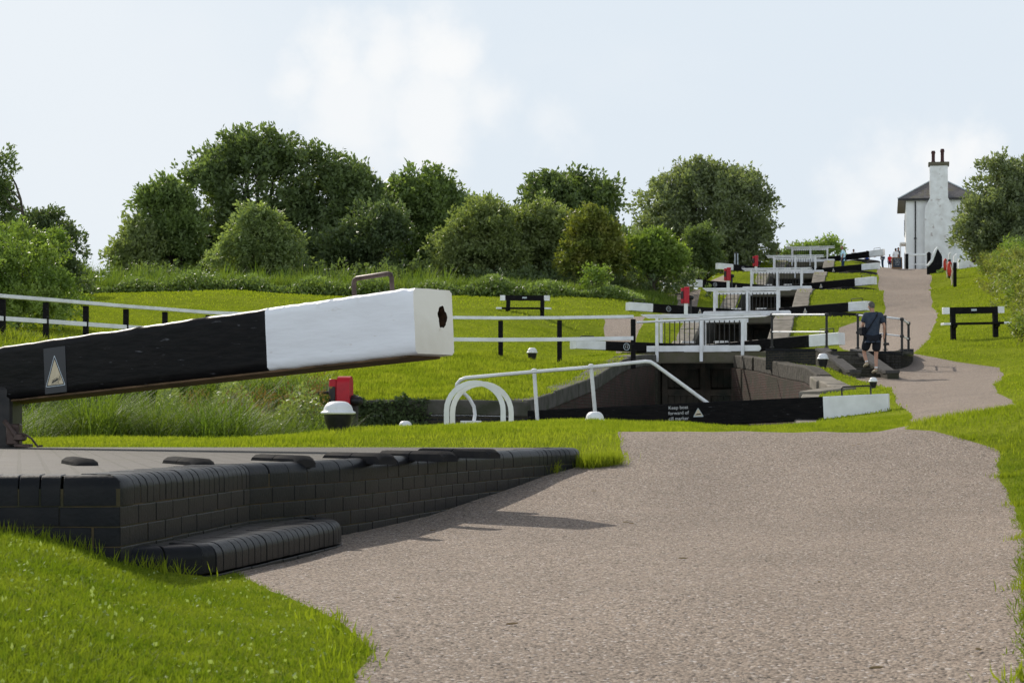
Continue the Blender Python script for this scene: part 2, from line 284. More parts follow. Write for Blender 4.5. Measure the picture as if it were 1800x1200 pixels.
# ---------------- terrain height
UAX = V((4.4, 23.55)).normalized(); VAX = V((UAX.y, -UAX.x))     # along and across the flight of locks
PK = [V((6.17, 65.)), V((10.44, 88.5)), V((14.9, 112.)), V((19.26, 135.5)), V((23.8, 159.))]
GK = [2.27, 4.70, 7.39, 10.06, 12.72]
GX = [36, 41.5, 50, 58, 62, 65, 72, 76.5, 82.5, 88.5, 96, 99.5, 106, 112, 120, 124, 129.5, 135.5, 143, 147, 153, 159, 175, 250]
GZ = [-.1, .4, .95, 1.7, 2.0, 2.12, 2.3, 2.9, 4.35, 4.6, 4.9, 5.4, 7.0, 7.28, 7.5, 8.1, 9.65, 9.92, 10.1, 10.8, 12.3, 12.5, 12.6, 12.8]
ROWS = {1.2: ((-900, -.5), (400, -.6), (1400, -.6), (2700, -.55)), 2: ((-500, -.5), (400, -.6), (1200, -.6), (2300, -.58)),
 4.5: ((-300, -.44), (0, -.47), (400, -.56), (700, -.6), (1200, -.6), (1800, -.57), (2300, -.5)),
 7: ((-300, -.38), (0, -.41), (120, -.46), (210, -.53), (330, -.6), (450, -.61), (700, -.6), (1200, -.6), (1780, -.58), (1900, -.53), (2300, -.45)),
 7.8: ((300, -.57), (400, -.61), (480, -.61)), 9: ((480, -.61), (620, -.61)),
 10: ((-300, -.4), (300, -.5), (610, -.6), (900, -.6), (1300, -.6), (1760, -.58), (1850, -.52), (2300, -.4)),
 12: ((-300, -.4), (300, -.45), (760, -.56), (1300, -.56), (1750, -.54), (2300, -.35)),
 13.5: ((-300, -.4), (300, -.4), (900, -.46), (1300, -.46), (1750, -.44), (2200, -.3)),
 14.8: ((-300, -.35), (0, -.35), (600, -.35), (1035, -.34), (1300, -.34), (1750, -.33), (2200, -.2)),
 16: ((-300, -.23), (0, -.23), (500, -.22), (1000, -.2), (1300, -.2), (1600, -.2), (1760, -.2), (2200, -.05)),
 17: ((-200, -.21), (0, -.2), (500, -.18), (800, -.15), (1085, -.095), (1300, -.088), (1590, -.085), (1700, -.05), (1850, .05), (2200, .15)),
 17.5: ((1085, -.092), (1200, -.09), (1320, -.088), (1450, -.088), (1560, -.085)),
 18.2: ((1250, -.115), (1400, -.115), (1520, -.115)),
 18: ((1600, -.035), (1700, .04), (1800, .12)),
 19: ((-100, -.22), (300, -.18), (600, -.12), (900, -.08), (1100, -.11), (1300, -.17), (1550, -.16), (1620, -.04), (1700, .06), (1800, .15), (2200, .3)),
 22: ((100, -.25), (600, -.14), (900, -.04), (1100, -.1), (1300, -.24), (1500, -.25), (1650, -.22), (1750, -.15), (1850, 0), (2200, .3)),
 24: ((-300, -.6), (0, -.6), (300, -.45), (600, -.25), (800, -.08), (1000, -.02), (1200, -.1), (1450, -.2), (1650, -.22), (1800, -.1), (2200, .4)),
 27: ((-300, -.9), (0, -.9), (400, -.8), (600, -.5), (800, -.12), (1000, -.02), (1200, -.04), (1500, -.06), (1650, -.15), (1800, .0), (2200, .6)),
 31: ((-300, -.9), (0, -.9), (500, -.85), (700, -.4), (900, -.35), (1100, -.3), (1300, -.15), (1500, -.02), (1650, .0), (1780, .1), (2200, .8)),
 36: ((-300, -.7), (0, -.7), (500, -.7), (700, -.5), (900, -.45), (1100, -.4), (1300, -.2), (1500, .1), (1600, .25), (1780, .45), (2200, 1.1)),
 41.5: ((-300, .8), (0, .8), (300, .5), (560, .38), (760, .42), (900, .42), (1350, .2), (1500, .55), (1600, .7), (1780, .75), (2200, 1.4)),
 46: ((-300, 2.0), (0, 1.85), (300, 1.2), (600, .9), (800, .75), (950, .72), (1480, .72), (1550, .75), (1740, .9), (1900, 1.1), (2200, 1.6)),
 52: ((-300, 2.3), (0, 2.2), (300, 1.8), (600, 1.5), (900, 1.38), (1020, 1.15), (1450, 1.35), (1500, 1.15), (1600, 1.15), (1760, 1.35), (2200, 2.0)),
 57: ((-300, 2.5), (0, 2.4), (300, 2.1), (600, 1.9), (880, 1.83), (1113, 1.75), (1420, 1.6), (1500, 1.7), (1600, 1.9), (1700, 2.0), (2200, 2.8)),
 63: ((-300, 3), (0, 2.9), (300, 2.7), (600, 2.5), (900, 2.3), (1080, 2.1), (1420, 2.0), (1520, 2.1), (1670, 2.56), (1760, 2.65), (2200, 3.5)),
 70: ((-300, 3.9), (0, 3.8), (300, 3.6), (600, 3.3), (900, 3.0), (1060, 2.65), (1450, 2.4), (1560, 2.7), (1660, 3.1), (1760, 3.4), (2200, 4.2)),
 78: ((-300, 4.9), (0, 4.8), (300, 4.7), (600, 4.4), (925, 4.1), (1100, 3.5), (1460, 3.2), (1560, 3.5), (1660, 4.0), (2200, 5.2)),
 88: ((-300, 5.6), (0, 5.6), (400, 5.7), (800, 5.4), (1000, 5.1), (1120, 4.8), (1500, 4.5), (1560, 4.5), (1640, 4.7), (1760, 5.3), (2200, 6.4)),
 76: ((1500, 3.0), (1560, 3.3)), 83: ((1500, 4.3), (1560, 4.3), (1640, 4.4)), 99: ((1545, 5.35), (1640, 5.6)), 106: ((1530, 6.9), (1560, 6.85), (1640, 6.95)), 130: ((1545, 9.45), (1640, 9.5)), 153: ((1530, 11.9), (1560, 11.85), (1640, 11.8)),
 95: ((-300, 6.1), (0, 6.1), (400, 6.2), (800, 5.95), (1000, 5.95), (1100, 5.8), (1180, 5.4)),
 101: ((1160, 6.2), (1540, 5.6), (1640, 5.9), (1760, 6.6)),
 112: ((-300, 6.2), (0, 6.2), (600, 6.2), (1000, 6.1), (1120, 6.3), (1165, 6.9), (1195, 7.3), (1545, 7.15), (1640, 7.3), (1760, 8.0), (2200, 9)),
 124: ((1000, 6), (1150, 6.5), (1220, 7.9), (1540, 8.0), (1640, 8.2), (1760, 9.2)),
 135: ((-300, 6), (0, 6), (1000, 6), (1180, 7), (1255, 9.9), (1545, 9.75), (1640, 9.9), (1800, 10.8)),
 148: ((1240, 9), (1285, 10.8), (1550, 10.9), (1640, 11), (1800, 11.8)),
 157: ((-300, 6), (0, 6), (1000, 6), (1200, 8), (1300, 12.2), (1550, 11.9), (1600, 11.8), (1700, 11.9), (2200, 12.5)),
 180: ((-300, 6), (0, 6), (1000, 6), (1250, 10), (1330, 12.2), (1600, 11.8), (2000, 12)),
 300: ((-500, 5), (0, 5), (1000, 5), (1400, 9), (1700, 10), (2400, 10)), 900: ((-900, 4), (0, 4), (1000, 4), (1700, 4), (2700, 4))}
cp = []
for D, row in ROWS.items():
    for px, z in row: cp.append(((px-CX)*D/F, D, z))
for D in (58, 62, 66, 72, 76.5, 79.5, 82.5, 88.5, 96, 99.5, 103, 106, 112, 120, 124, 127, 129.5, 135.5, 143, 147, 150, 153, 159, 168, 180):
    c = PK[0]+UAX*((D-65)/UAX.y)
    for t in (-4.2, -1.6, 1.6, 4.2):
        if D < 64 and abs(t) < 4: continue
        q = c+VAX*t; cp.append((q.x, q.y, float(np.interp(q.y, GX, GZ))))
cp = np.array(cp)
def _warp(x, y): y = np.maximum(y, .5); return np.stack([3*x/y, np.log(y)], -1)
def _k(r): return r*r*np.log(r+1e-9)*.35+r
_A = _warp(cp[:, 0], cp[:, 1])
def _K(a, b):
    d = np.sqrt(((a[:, None]-b[None])**2).sum(-1)+1e-4); return d
_G = _K(_A, _A)+np.eye(len(_A))*-2e-3
_Pm = np.concatenate([np.ones((len(_A), 1)), _A], 1)
_S = np.block([[_G, _Pm], [_Pm.T, np.zeros((3, 3))]]); _sol = np.linalg.solve(_S, np.concatenate([cp[:, 2], np.zeros(3)]))
def Hn(x, y):
    x = np.atleast_1d(np.asarray(x, float)); y = np.atleast_1d(np.asarray(y, float)); out = np.empty(len(x))
    for i in range(0, len(x), 20000):
        w = _warp(x[i:i+20000], y[i:i+20000]); out[i:i+20000] = _K(w, _A) @ _sol[:-3]+_sol[-3]+w @ _sol[-2:]
    return out
def H(x, y): return float(Hn([x], [y])[0])
def ground(px, D): x = (px-CX)*D/F; return V((x, D, H(x, D)))
def inpoly(x, y, poly):
    x = np.asarray(x); y = np.asarray(y); r = np.zeros(x.shape, bool); n = len(poly)
    for i in range(n):
        x0, y0 = poly[i][0], poly[i][1]; x1, y1 = poly[(i+1) % n][0], poly[(i+1) % n][1]
        if y0 == y1: continue
        c = ((y0 > y) != (y1 > y)) & (x < (x1-x0)*(y-y0)/(y1-y0)+x0); r ^= c
    return r
def wig(pts, amp, seed, step):                     # subdivide a px/D outline and make it wander a little
    rg = random.Random(seed); w = [V(((p-CX)*d/F, d)) for p, d in pts]; out = []
    for a, b in zip(w, w[1:]):
        D = (a.y+b.y)/2; n = max(1, int((b-a).length/(step*D)));
        for i in range(n):
            q = a.lerp(b, i/n)
            out.append(q+V((rg.uniform(-1, 1), rg.uniform(-1, 1)*.6))*amp*D*(0 if i == 0 else 1))
    out.append(w[-1]); return out
LE = [(600, 3.0), (615, 4.0), (622, 4.56), (655, 5.2), (605, 5.9), (535, 6.6), (455, 7.45), (400, 8.2), (560, 10.8), (800, 13.4), (985, 14.7), (1090, 14.95), (1097, 15.2), (1090, 15.9), (1086, 16.8), (1085, 17.3), (1250, 18.6), (1400, 20.5), (1520, 22.5), (1575, 25.5), (1602, 28), (1600, 31), (1602, 34.2), (1582, 36.5), (1575, 37.7), (1572, 40), (1563, 44), (1550, 47.5), (1505, 51),
      (1490, 54), (1485, 60), (1484, 63.5), (1497, 67), (1505, 71.5), (1475, 76), (1475, 80), (1535, 83), (1549, 90), (1555, 99), (1551, 110), (1546, 124), (1540, 140), (1547, 156), (1500, 172), (1380, 190)]
RE = [(2000, 3.0), (1806, 4.4), (1800, 6.8), (1800, 9.5), (1784, 12.2), (1757, 14), (1755, 15.8), (1692, 16.35), (1640, 16.9), (1590, 17.25), (1605, 18.3), (1645, 20), (1720, 22.5), (1795, 26), (1812, 30), (1787, 33.5), (1752, 38), (1747, 42), (1765, 49.5), (1757, 52.5), (1680, 54.5), (1604, 57.5), (1625, 63), (1640, 74), (1652, 88), (1642, 98), (1632, 110), (1638, 128), (1636, 145), (1634, 157), (1690, 172), (1780, 190)]
PATH = wig(LE, .0009, 5, .018)+wig(RE, .0009, 6, .018)[::-1]
PATCH = [wig(q+[q[0]], .0006, 9+i, .02)[:-1] for i, q in enumerate((
    [(1062, 83), (1137, 84), (1118, 77), (1112, 71), (1120, 67), (1085, 66.5), (1066, 70)],
    [(1166, 106), (1232, 108.5), (1224, 100), (1226, 92), (1163, 91)],
    [(1250, 130), (1284, 131), (1279, 122), (1266, 116), (1238, 117)],
    [(1289, 151), (1315, 152), (1312, 143), (1293, 141)]))]
def LK(t, s, k=0): return PK[k]+VAX*t+UAX*s
CH = 1.45
VOID = [V((-30, 35.2)), V((-4.6, 35.4)), V((2.2, 35.4)), V((3.6, 34.9)), V((5.3, 34.6)), V((6.1, 40)), V((6.9, 44.6)), V((7.95, 46.2)), V((8.0, 50)), V((7.95, 57)), V((7.8, 61.5)), LK(CH, -.4), LK(CH, 130), LK(-CH, 130), LK(-CH, -.4), V((.35, 41.8)), V((-4.6, 42.1)), V((-30, 42.6))]
# ---------------- the ground, the path
rng = np.random.default_rng(3)
def build_ground():
    pts = []; segs = []
    def loop(poly, step, closed=True):
        b = len(pts); q = []
        m = len(poly)
        for i in range(m if closed else m-1):
            a, c = V(poly[i]), V(poly[(i+1) % m]); n = max(1, int((c-a).length/(step*max(3, (a.y+c.y)/2))))
            for j in range(n): q.append(a.lerp(c, j/n))
        if not closed: q.append(V(poly[-1]))
        pts.extend(q); k = len(q)
        segs.extend([(b+i, b+(i+1) % k) for i in range(k if closed else k-1)])
    loop(PATH, .03)
    for q in PATCH: loop(q, .03)
    loop(VOID, .03)
    nb = len(pts); B = np.array([p[:] for p in pts])
    ys = [1.2]
    while ys[-1] < 900: ys.append(ys[-1]*(1.022 if ys[-1] < 190 else 1.08))
    gx = []; gy = []
    for i, y in enumerate(ys):
        us = np.linspace(-.55, .55, 91); us = us+(us[1]-us[0])*.5*(i % 2)
        x = us*y*(1+.2/ max(.25, y/8)); jx = rng.uniform(-.25, .25, 91)*(us[1]-us[0])*y
        gx.append(x+jx); gy.append(np.full(91, y)*(1+rng.uniform(-.005, .005, 91)))
    gx = np.concatenate(gx); gy = np.concatenate(gy)
    keep = np.ones(len(gx), bool)
    for i in range(0, len(gx), 2000):
        s = slice(i, i+2000); w = np.stack([gx[s], gy[s]], -1)
        d = np.sqrt(((w[:, None]-B[None])**2).sum(-1)).min(1); keep[s] = d > gy[s]*.006
    gx = gx[keep]; gy = gy[keep]
    allp = [V(p) for p in pts]+[V((a, b)) for a, b in zip(gx.tolist(), gy.tolist())]
    vo, _, fo, *_ = delaunay_2d_cdt(allp, segs, [], 0, 1e-4, False)
    X = np.array([v[:] for v in vo]); T = np.array([f for f in fo if len(f) == 3])
    c = X[T].mean(1); z = Hn(X[:, 0], X[:, 1])
    onp = inpoly(c[:, 0], c[:, 1], PATH)
    for q in PATCH: onp |= inpoly(c[:, 0], c[:, 1], q)
    inv = inpoly(c[:, 0], c[:, 1], VOID)
    # small unevenness of turf
    co = np.concatenate([X, z[:, None]], 1)
    def sub(name, mask, m, kind):
        t = T[mask]; u, idx = np.unique(t.ravel(), return_inverse=True)
        o = npmesh(name, co[u], 3, m, idx=idx); o.data.polygons.foreach_set('use_smooth', [True]*len(o.data.polygons)); o['kind'] = kind; return o
    sub('lawn', ~onp & ~inv, MT['lawn'], 'structure'); sub('path', onp & ~inv, MT['gravel'], 'structure')
build_ground()
# water of the pound and the chambers
wm = MB()
PW = [p for p in VOID if p.y < 66 and p.y > 30]; PW = VOID[:12]+VOID[14:]
wm.add([(p.x, p.y, -.95) for p in PW], [tuple(range(len(PW)))])
wm.build('water', MT['water'])['kind'] = 'structure'
for k in range(5):
    b = MB(); s0, s1 = 1.2, 23.9
    b.add([(*LK(t, s, k), GK[k]-1.15) for t, s in ((-CH, s0), (CH, s0), (CH, s1), (-CH, s1))], [(0, 1, 2, 3)]); b.build('water', MT['water'])['kind'] = 'structure'

def subdiv(pts, step):
    out = []
    for a, b in zip(pts, pts[1:]):
        a = V(a); b = V(b); n = max(1, int((b-a).length/step)); out += [a.lerp(b, i/n) for i in range(n)]
    out.append(V(pts[-1])); return out
def strip(mb, pts, off0, off1, ztop, zbot, jit=0, rg=None, mi=None):
    """solid band following pts (2D), between offsets off0..off1 to the left of travel; ztop/zbot are functions of a point"""
    n = len(pts); A = []; s = 0; S = [0]
    for i in range(n):
        t = (pts[min(i+1, n-1)]-pts[max(i-1, 0)]).normalized(); nn = V((-t.y, t.x)); A.append(nn)
        if i: s += (pts[i]-pts[i-1]).length; S.append(s)
    vs = []
    for i, p in enumerate(pts):
        a = p+A[i]*off0; b = p+A[i]*off1; j = (rg.uniform(-jit, jit) if rg else 0)
        zt = ztop(p)+j; zb = zbot(p); vs += [(a.x, a.y, zt), (b.x, b.y, zt), (b.x, b.y, zb), (a.x, a.y, zb)]
    fs = []; uv = []
    for i in range(n-1):
        o = 4*i; w = off1-off0
        for (q, r) in ((0, 1), (1, 2), (2, 3), (3, 0)):
            fs.append((o+q, o+r, o+4+r, o+4+q))
            if q in (0, 2): uv.append([(S[i], 0), (S[i], w), (S[i+1], w), (S[i+1], 0)])
            else:
                z = [vs[o+q][2], vs[o+r][2], vs[o+4+r][2], vs[o+4+q][2]]; uv.append([(S[i], z[0]), (S[i], z[1]), (S[i+1], z[2]), (S[i+1], z[3])])
    fs.append((3, 2, 1, 0)); e = 4*(n-1); fs.append((e, e+1, e+2, e+3))
    for o in (0, e): uv.append([(0, vs[o+k][2]) if k in (0, 3) else (abs(off1-off0), vs[o+k][2]) for k in ((3, 2, 1, 0) if o == 0 else (0, 1, 2, 3))])
    return mb.add(vs, fs, uv, mi)
def wall(label, pts, side, zb, th=.45, top=0, step=1.2, cop=(.5, .26, .07), bm='brickred', cm='stone', name='canal_wall', cat='wall', seed=1, ztop=None, blocks=0, group=None):
    """face on the line, body away from the water (side=+1: to the left of travel)"""
    P2 = subdiv(pts, step); o = thing(name, label, cat, (P2[0].x, P2[0].y, H(P2[0].x, P2[0].y)), group=group)
    zt = ztop or (lambda p: H(p.x, p.y)+top); rg = random.Random(seed)
    b = MB(); strip(b, P2, 0, side*th, lambda p: zt(p)-cop[1]+cop[2]-.003, lambda p: zb); b.build('brick_face', MT[bm], o, world=True)
    c = MB()
    if blocks:                                     # coping laid as separate stones with open joints
        P3 = subdiv(pts, blocks); 
        for i in range(len(P3)-1):
            q = subdiv([P3[i], P3[i+1]], step); q[0] = q[0].lerp(q[1], .03/max(.1, (q[1]-q[0]).length)); j = rg.uniform(-.015, .015); w = rg.uniform(-.04, .05)
            strip(c, q, -side*.035, side*(cop[0]+w), lambda p: zt(p)+cop[2]+j, lambda p: zt(p)+cop[2]-cop[1])
    else: strip(c, P2, -side*.035, side*cop[0], lambda p: zt(p)+cop[2], lambda p: zt(p)+cop[2]-cop[1])
    co = c.build('coping', MT[cm], o, world=True); bv = co.modifiers.new('b', 'BEVEL'); bv.width = .035; bv.segments = 2
    return o
ORD = ['lowest', 'second', 'third', 'fourth', 'fifth']
for k in range(5):
    s1 = 23.9 if k < 4 else 12
    wall(f'brick and pale stone side wall on the right of the chamber above the {ORD[k]} white footbridge', [LK(CH, .2, k), LK(CH, s1, k)], -1, GK[k]-4.2, bm='brickdark', blocks=2.2, cop=(.78, .3, .07), name='chamber_wall', seed=k, group='chamber walls of the lock flight')
    wall(f'brick and pale stone side wall on the left of the chamber above the {ORD[k]} white footbridge', [LK(-CH, .2, k), LK(-CH, s1, k)], 1, GK[k]-4.2, bm='brickdark', blocks=2.2, cop=(.7, .3, .07), name='chamber_wall', seed=k+9, group='chamber walls of the lock flight')
wall('red brick wing wall with sloping dark coping rising to the left end of the lowest footbridge', [V((.35, 41.8)), LK(-CH, -.4)], 1, -1.4, cop=(.5, .36, .06), cm='stonedark', blocks=3, name='wing_wall')
wall('curved brick wing wall with thick lichened coping below the man on the steps', [LK(CH, -.2), V((7.8, 61.5)), V((7.95, 57)), V((8.0, 50))], -1, -1.4, cop=(.36, .42, .08), cm='stonemid', blocks=3.6, step=.6, name='wing_wall')
wall('pale rough stone end of the curved wing wall, above the white beam end', [V((8.0, 50)), V((7.95, 46.2)), V((6.9, 44.6))], -1, -1.4, cop=(.5, .3, .06), blocks=1.1, step=.5, name='wing_wall')
wall('low dark stone wall edging the far side of the water behind the white hoops', [V((-4.6, 42.1)), V((.35, 41.8))], 1, -1.4, cop=(.4, .34, .03), bm='brickdark', cm='stonedark', blocks=2.5, name='bank_wall')
wall('low overgrown wall of the canal bank beyond the tall reeds', [V((-30, 42.6)), V((-4.6, 42.1))], 1, -1.4, cop=(.4, .3, .03), bm='brickdark', cm='stonedark', name='bank_wall', step=3)
wall('brick lock side under the white end of the beam with the boat notice', [V((6.9, 44.6)), V((6.1, 40)), V((5.3, 34.6)), V((3.6, 34.9))], -1, -1.4, top=-.02, cop=(.4, .2, .02), name='bank_wall')
wall('near bank wall of the canal pound hidden behind the lawn edge', [V((3.6, 34.9)), V((2.2, 35.4)), V((-4.6, 35.4)), V((-30, 35.2))], -1, -1.4, cop=(.4, .25, .02), bm='brickdark', cm='stonedark', name='bank_wall', step=3)

# ---------------- brick quadrant platform in the foreground
PT = -.2
def smoothpts(pts, n=8):
    out = []; p = [V(q) for q in pts]; p = [p[0]*2-p[1]]+p+[p[-1]*2-p[-2]]
    for i in range(1, len(p)-2):
        for j in range(n):
            t = j/n; out.append(.5*((2*p[i])+(p[i+1]-p[i-1])*t+(2*p[i-1]-5*p[i]+4*p[i+1]-p[i+2])*t*t+(3*p[i]-p[i-1]-3*p[i+1]+p[i+2])*t**3))
    out.append(p[-2]); return out
def arclen(pts):
    S = [0]
    for a, b in zip(pts, pts[1:]): S.append(S[-1]+(b-a).length)
    return S
def at_s(pts, S, s):
    for i in range(len(S)-1):
        if S[i+1] >= s or i == len(S)-2:
            t = (s-S[i])/max(1e-9, S[i+1]-S[i]); d = (pts[i+1]-pts[i]).normalized(); return pts[i].lerp(pts[i+1], t), d
def bull(mb, pts, S, s0, s1, zt, h, dep, r, rg, side=1):
    """one bullnosed brick from arc position s0 to s1; outside is to the right of travel"""
    rings = []
    j = rg.uniform(-.0012, .0012); jo = rg.uniform(-.0015, .0015)
    stops = [(s0, .0025), (s0+.003, 0)]+[(q, -1) for q in S[1:-1] if s0+.006 < q < s1-.006]+[(s1-.003, 0), (s1, .0025)]
    for s, ins in stops:
        p, t = at_s(pts, S, s); sc_ = 1
        if ins < 0:
            t2 = at_s(pts, S, s+.001)[1]; t1 = at_s(pts, S, s-.001)[1]; t = (t1+t2).normalized(); sc_ = 1/max(.6, t.dot(t2)); ins = 0
        n = V((t.y, -t.x))*side*sc_
        prof = [(-dep, -h), (jo-ins, -h), (jo-ins, -r)]+[(jo-r+(r-ins)*math.cos(a), -r+(r-ins)*math.sin(a)) for a in [rad(q) for q in (18, 36, 54, 72, 90)]]+[(-dep, -ins)]
        rings.append([(p.x+n.x*u, p.y+n.y*u, zt+j+w) for u, w in prof])
    m = len(rings[0]); vs = [v for q in rings for v in q]
    fs = [(i*m+a, i*m+(a+1) % m, (i+1)*m+(a+1) % m, (i+1)*m+a) for i in range(len(rings)-1) for a in range(m)]+[tuple(range(m))[::-1], tuple(range((len(rings)-1)*m, len(rings)*m))]
    mb.add(vs, fs)
rg = random.Random(11)
plat = thing('brick_platform', 'low black engineering brick platform with bullnosed edge under the near beam', 'platform', (-1.4, 11, -.5))
FRONT = subdiv([V((-6.5, 6.75)), V((-1.45, 7.37))], .2); SIDE = subdiv([V((-1.45, 7.37)), V((-1.23, 9.33))], .2)
ARC = smoothpts([V((-1.23, 9.33)), V((-.836, 10.45)), V((-.354, 12.4)), V((.19, 14.1)), V((.47, 14.75)), V((.5, 15.1)), V((.33, 15.4))])
OUT = FRONT+SIDE[1:]+ARC[1:]
top = MB(); poly = [(p.x, p.y) for p in OUT]+[(-1, 15.62), (-3, 15.65), (-6.5, 15.5)]
import mathutils
def inset_poly(pl, d):
    out = []; n = len(pl)
    for i in range(n):
        a, b, c = V(pl[i-1]), V(pl[i]), V(pl[(i+1) % n]); t1 = (b-a).normalized(); t2 = (c-b).normalized(); nn = (V((-t1.y, t1.x))+V((-t2.y, t2.x)))
        nn = nn.normalized() if nn.length > 1e-4 else V((-t1.y, t1.x)); out.append(b+nn*d)
    return out
ip = inset_poly(poly, .05)
top.add([(p.x, p.y, PT-.004) for p in ip], [tuple(range(len(ip)))], [[(p.x*.97+p.y*.24, p.y*.97-p.x*.24) for p in ip]])
top.build('paved_top', MT['paver'], plat, world=True)
core = MB(); cp_ = inset_poly(poly, .003); core.prism([(p.x, p.y) for p in cp_], -.9, PT-.05); core.build('mortar_bed', MT['mortar'], plat, world=True)
cb = MB()
def run_bricks(mb, pts, w, zt, h, dep, r, plain=False, off=0, s_end=None, vary=.0):
    S = arclen(pts); s = -off; E = s_end or S[-1]
    while s < E-.02:
        a, b = max(s, 0), min(s+w-.005, E)
        if b-a > .02: bull(mb, pts, S, a, b, zt, h, dep, .004 if plain else r, rg)
        s += w*(1+rg.uniform(-vary, vary))
run_bricks(cb, FRONT[:-2]+[V((-1.66, 7.344))], .07665, PT, .112, .21, .055, off=.03)
# corner special
run_bricks(cb, [V((-1.655, 7.345)), V((-1.475, 7.367)), V((-1.452, 7.378)), V((-1.444, 7.40)), V((-1.43, 7.54))], .50, PT, .112, .14, .055)
run_bricks(cb, [V((-1.43, 7.55)), V((-1.23, 9.33))], .083, PT, .112, .21, .055, vary=.03)
run_bricks(cb, ARC, .2, PT, .112, .1, .055, vary=.06, s_end=5.0)
S_ = arclen(ARC); cut = [at_s(ARC, S_, s)[0] for s in np.linspace(5.0, S_[-1], 14)]; run_bricks(cb, cut, .083, PT, .112, .2, .055)
cb.build('bullnose_coping', MT['bluebrick'], plat, world=True, smooth=35)
wb = MB(); OUTi = [V(p) for p in OUT]
for c in range(6):
    for seg in (FRONT, SIDE, [V(p) for p in ARC]): run_bricks(wb, seg, .232, PT-.117-.075*c, .070, .1, .01, plain=True, off=(.11 if c % 2 else 0), vary=.02)
wb.build('brick_courses', MT['bluebrick'], plat, world=True, smooth=35)
# raised foot treads, radiating from the heel of the beam
PIV = V((-4.0, 15.3)); rb = MB()
for px, D in ((152, 9.1), (358, 9.15), (537, 9.9), (682, 10.6), (792, 11.3), (870, 12.3)):
    a = V(((px-CX)*D/F, D)); d = (PIV-a).normalized(); pts = [a, a+d*.31]; n = V((d.y, -d.x))
    for a_, b_ in ((0, .30), (.31, .61)):
        q0 = a+d*a_-n*.055; q1 = a+d*b_-n*.055
        prof = [(0, -.03), (0, .012), (.02, .026), (.055, .030), (.09, .026), (.11, .012), (.11, -.03)]
        ends = []
        for q, ins in ((q0, .02 if a_ == 0 else .0), (q0+d*.03, 0), (q1-d*.03, 0), (q1, .02 if a_ > 0 else 0)):
            ends.append([(q.x+n.x*u, q.y+n.y*u, PT+w-(ins if w > 0 else 0)) for u, w in prof])
        m = len(prof); vs = [v for e in ends for v in e]
        rb.add(vs, [(i*m+k, i*m+(k+1) % m, (i+1)*m+(k+1) % m, (i+1)*m+k) for i in range(3) for k in range(m)]+[tuple(range(m)), tuple(range(3*m, 4*m))[::-1]])
rb.build('foot_tread', MT['treadbrick'], plat, world=True, smooth=40)['kind'] = 'stuff'
# step against the platform
stp = thing('brick_step', 'single low bullnosed brick step against the foot of the near platform', 'step', (-1.1, 8.6, -.6))
SZ = -.475; SP = [V((-1.47, 7.45)), V((-1.19, 7.68)), V((-1.15, 7.75)), V((-.84, 9.5)), V((-.83, 9.7)), V((-.95, 9.98))]
sb = MB(); run_bricks(sb, SP[:2], .2, SZ, .112, .1, .055); run_bricks(sb, SP[1:4], .083, SZ, .112, .17, .055, vary=.03); run_bricks(sb, SP[3:], .083, SZ, .112, .12, .055)
sb.build('bullnose_edge', MT['bluebrick'], stp, world=True, smooth=35)
sc_ = MB(); sc_.prism([(-1.5, 7.5), (-1.2, 7.72), (-.87, 9.65), (-1.05, 9.95), (-1.35, 9)], -.9, SZ-.006); sc_.build('step_core', MT['paver'], stp, world=True, uvbox=True)
sb = MB(); run_bricks(sb, SP, .225, SZ-.122, .065, .1, .01, plain=True); run_bricks(sb, SP, .225, SZ-.197, .065, .1, .01, plain=True, off=.1); sb.build('brick_courses', MT['bluebrick'], stp, world=True, smooth=35)

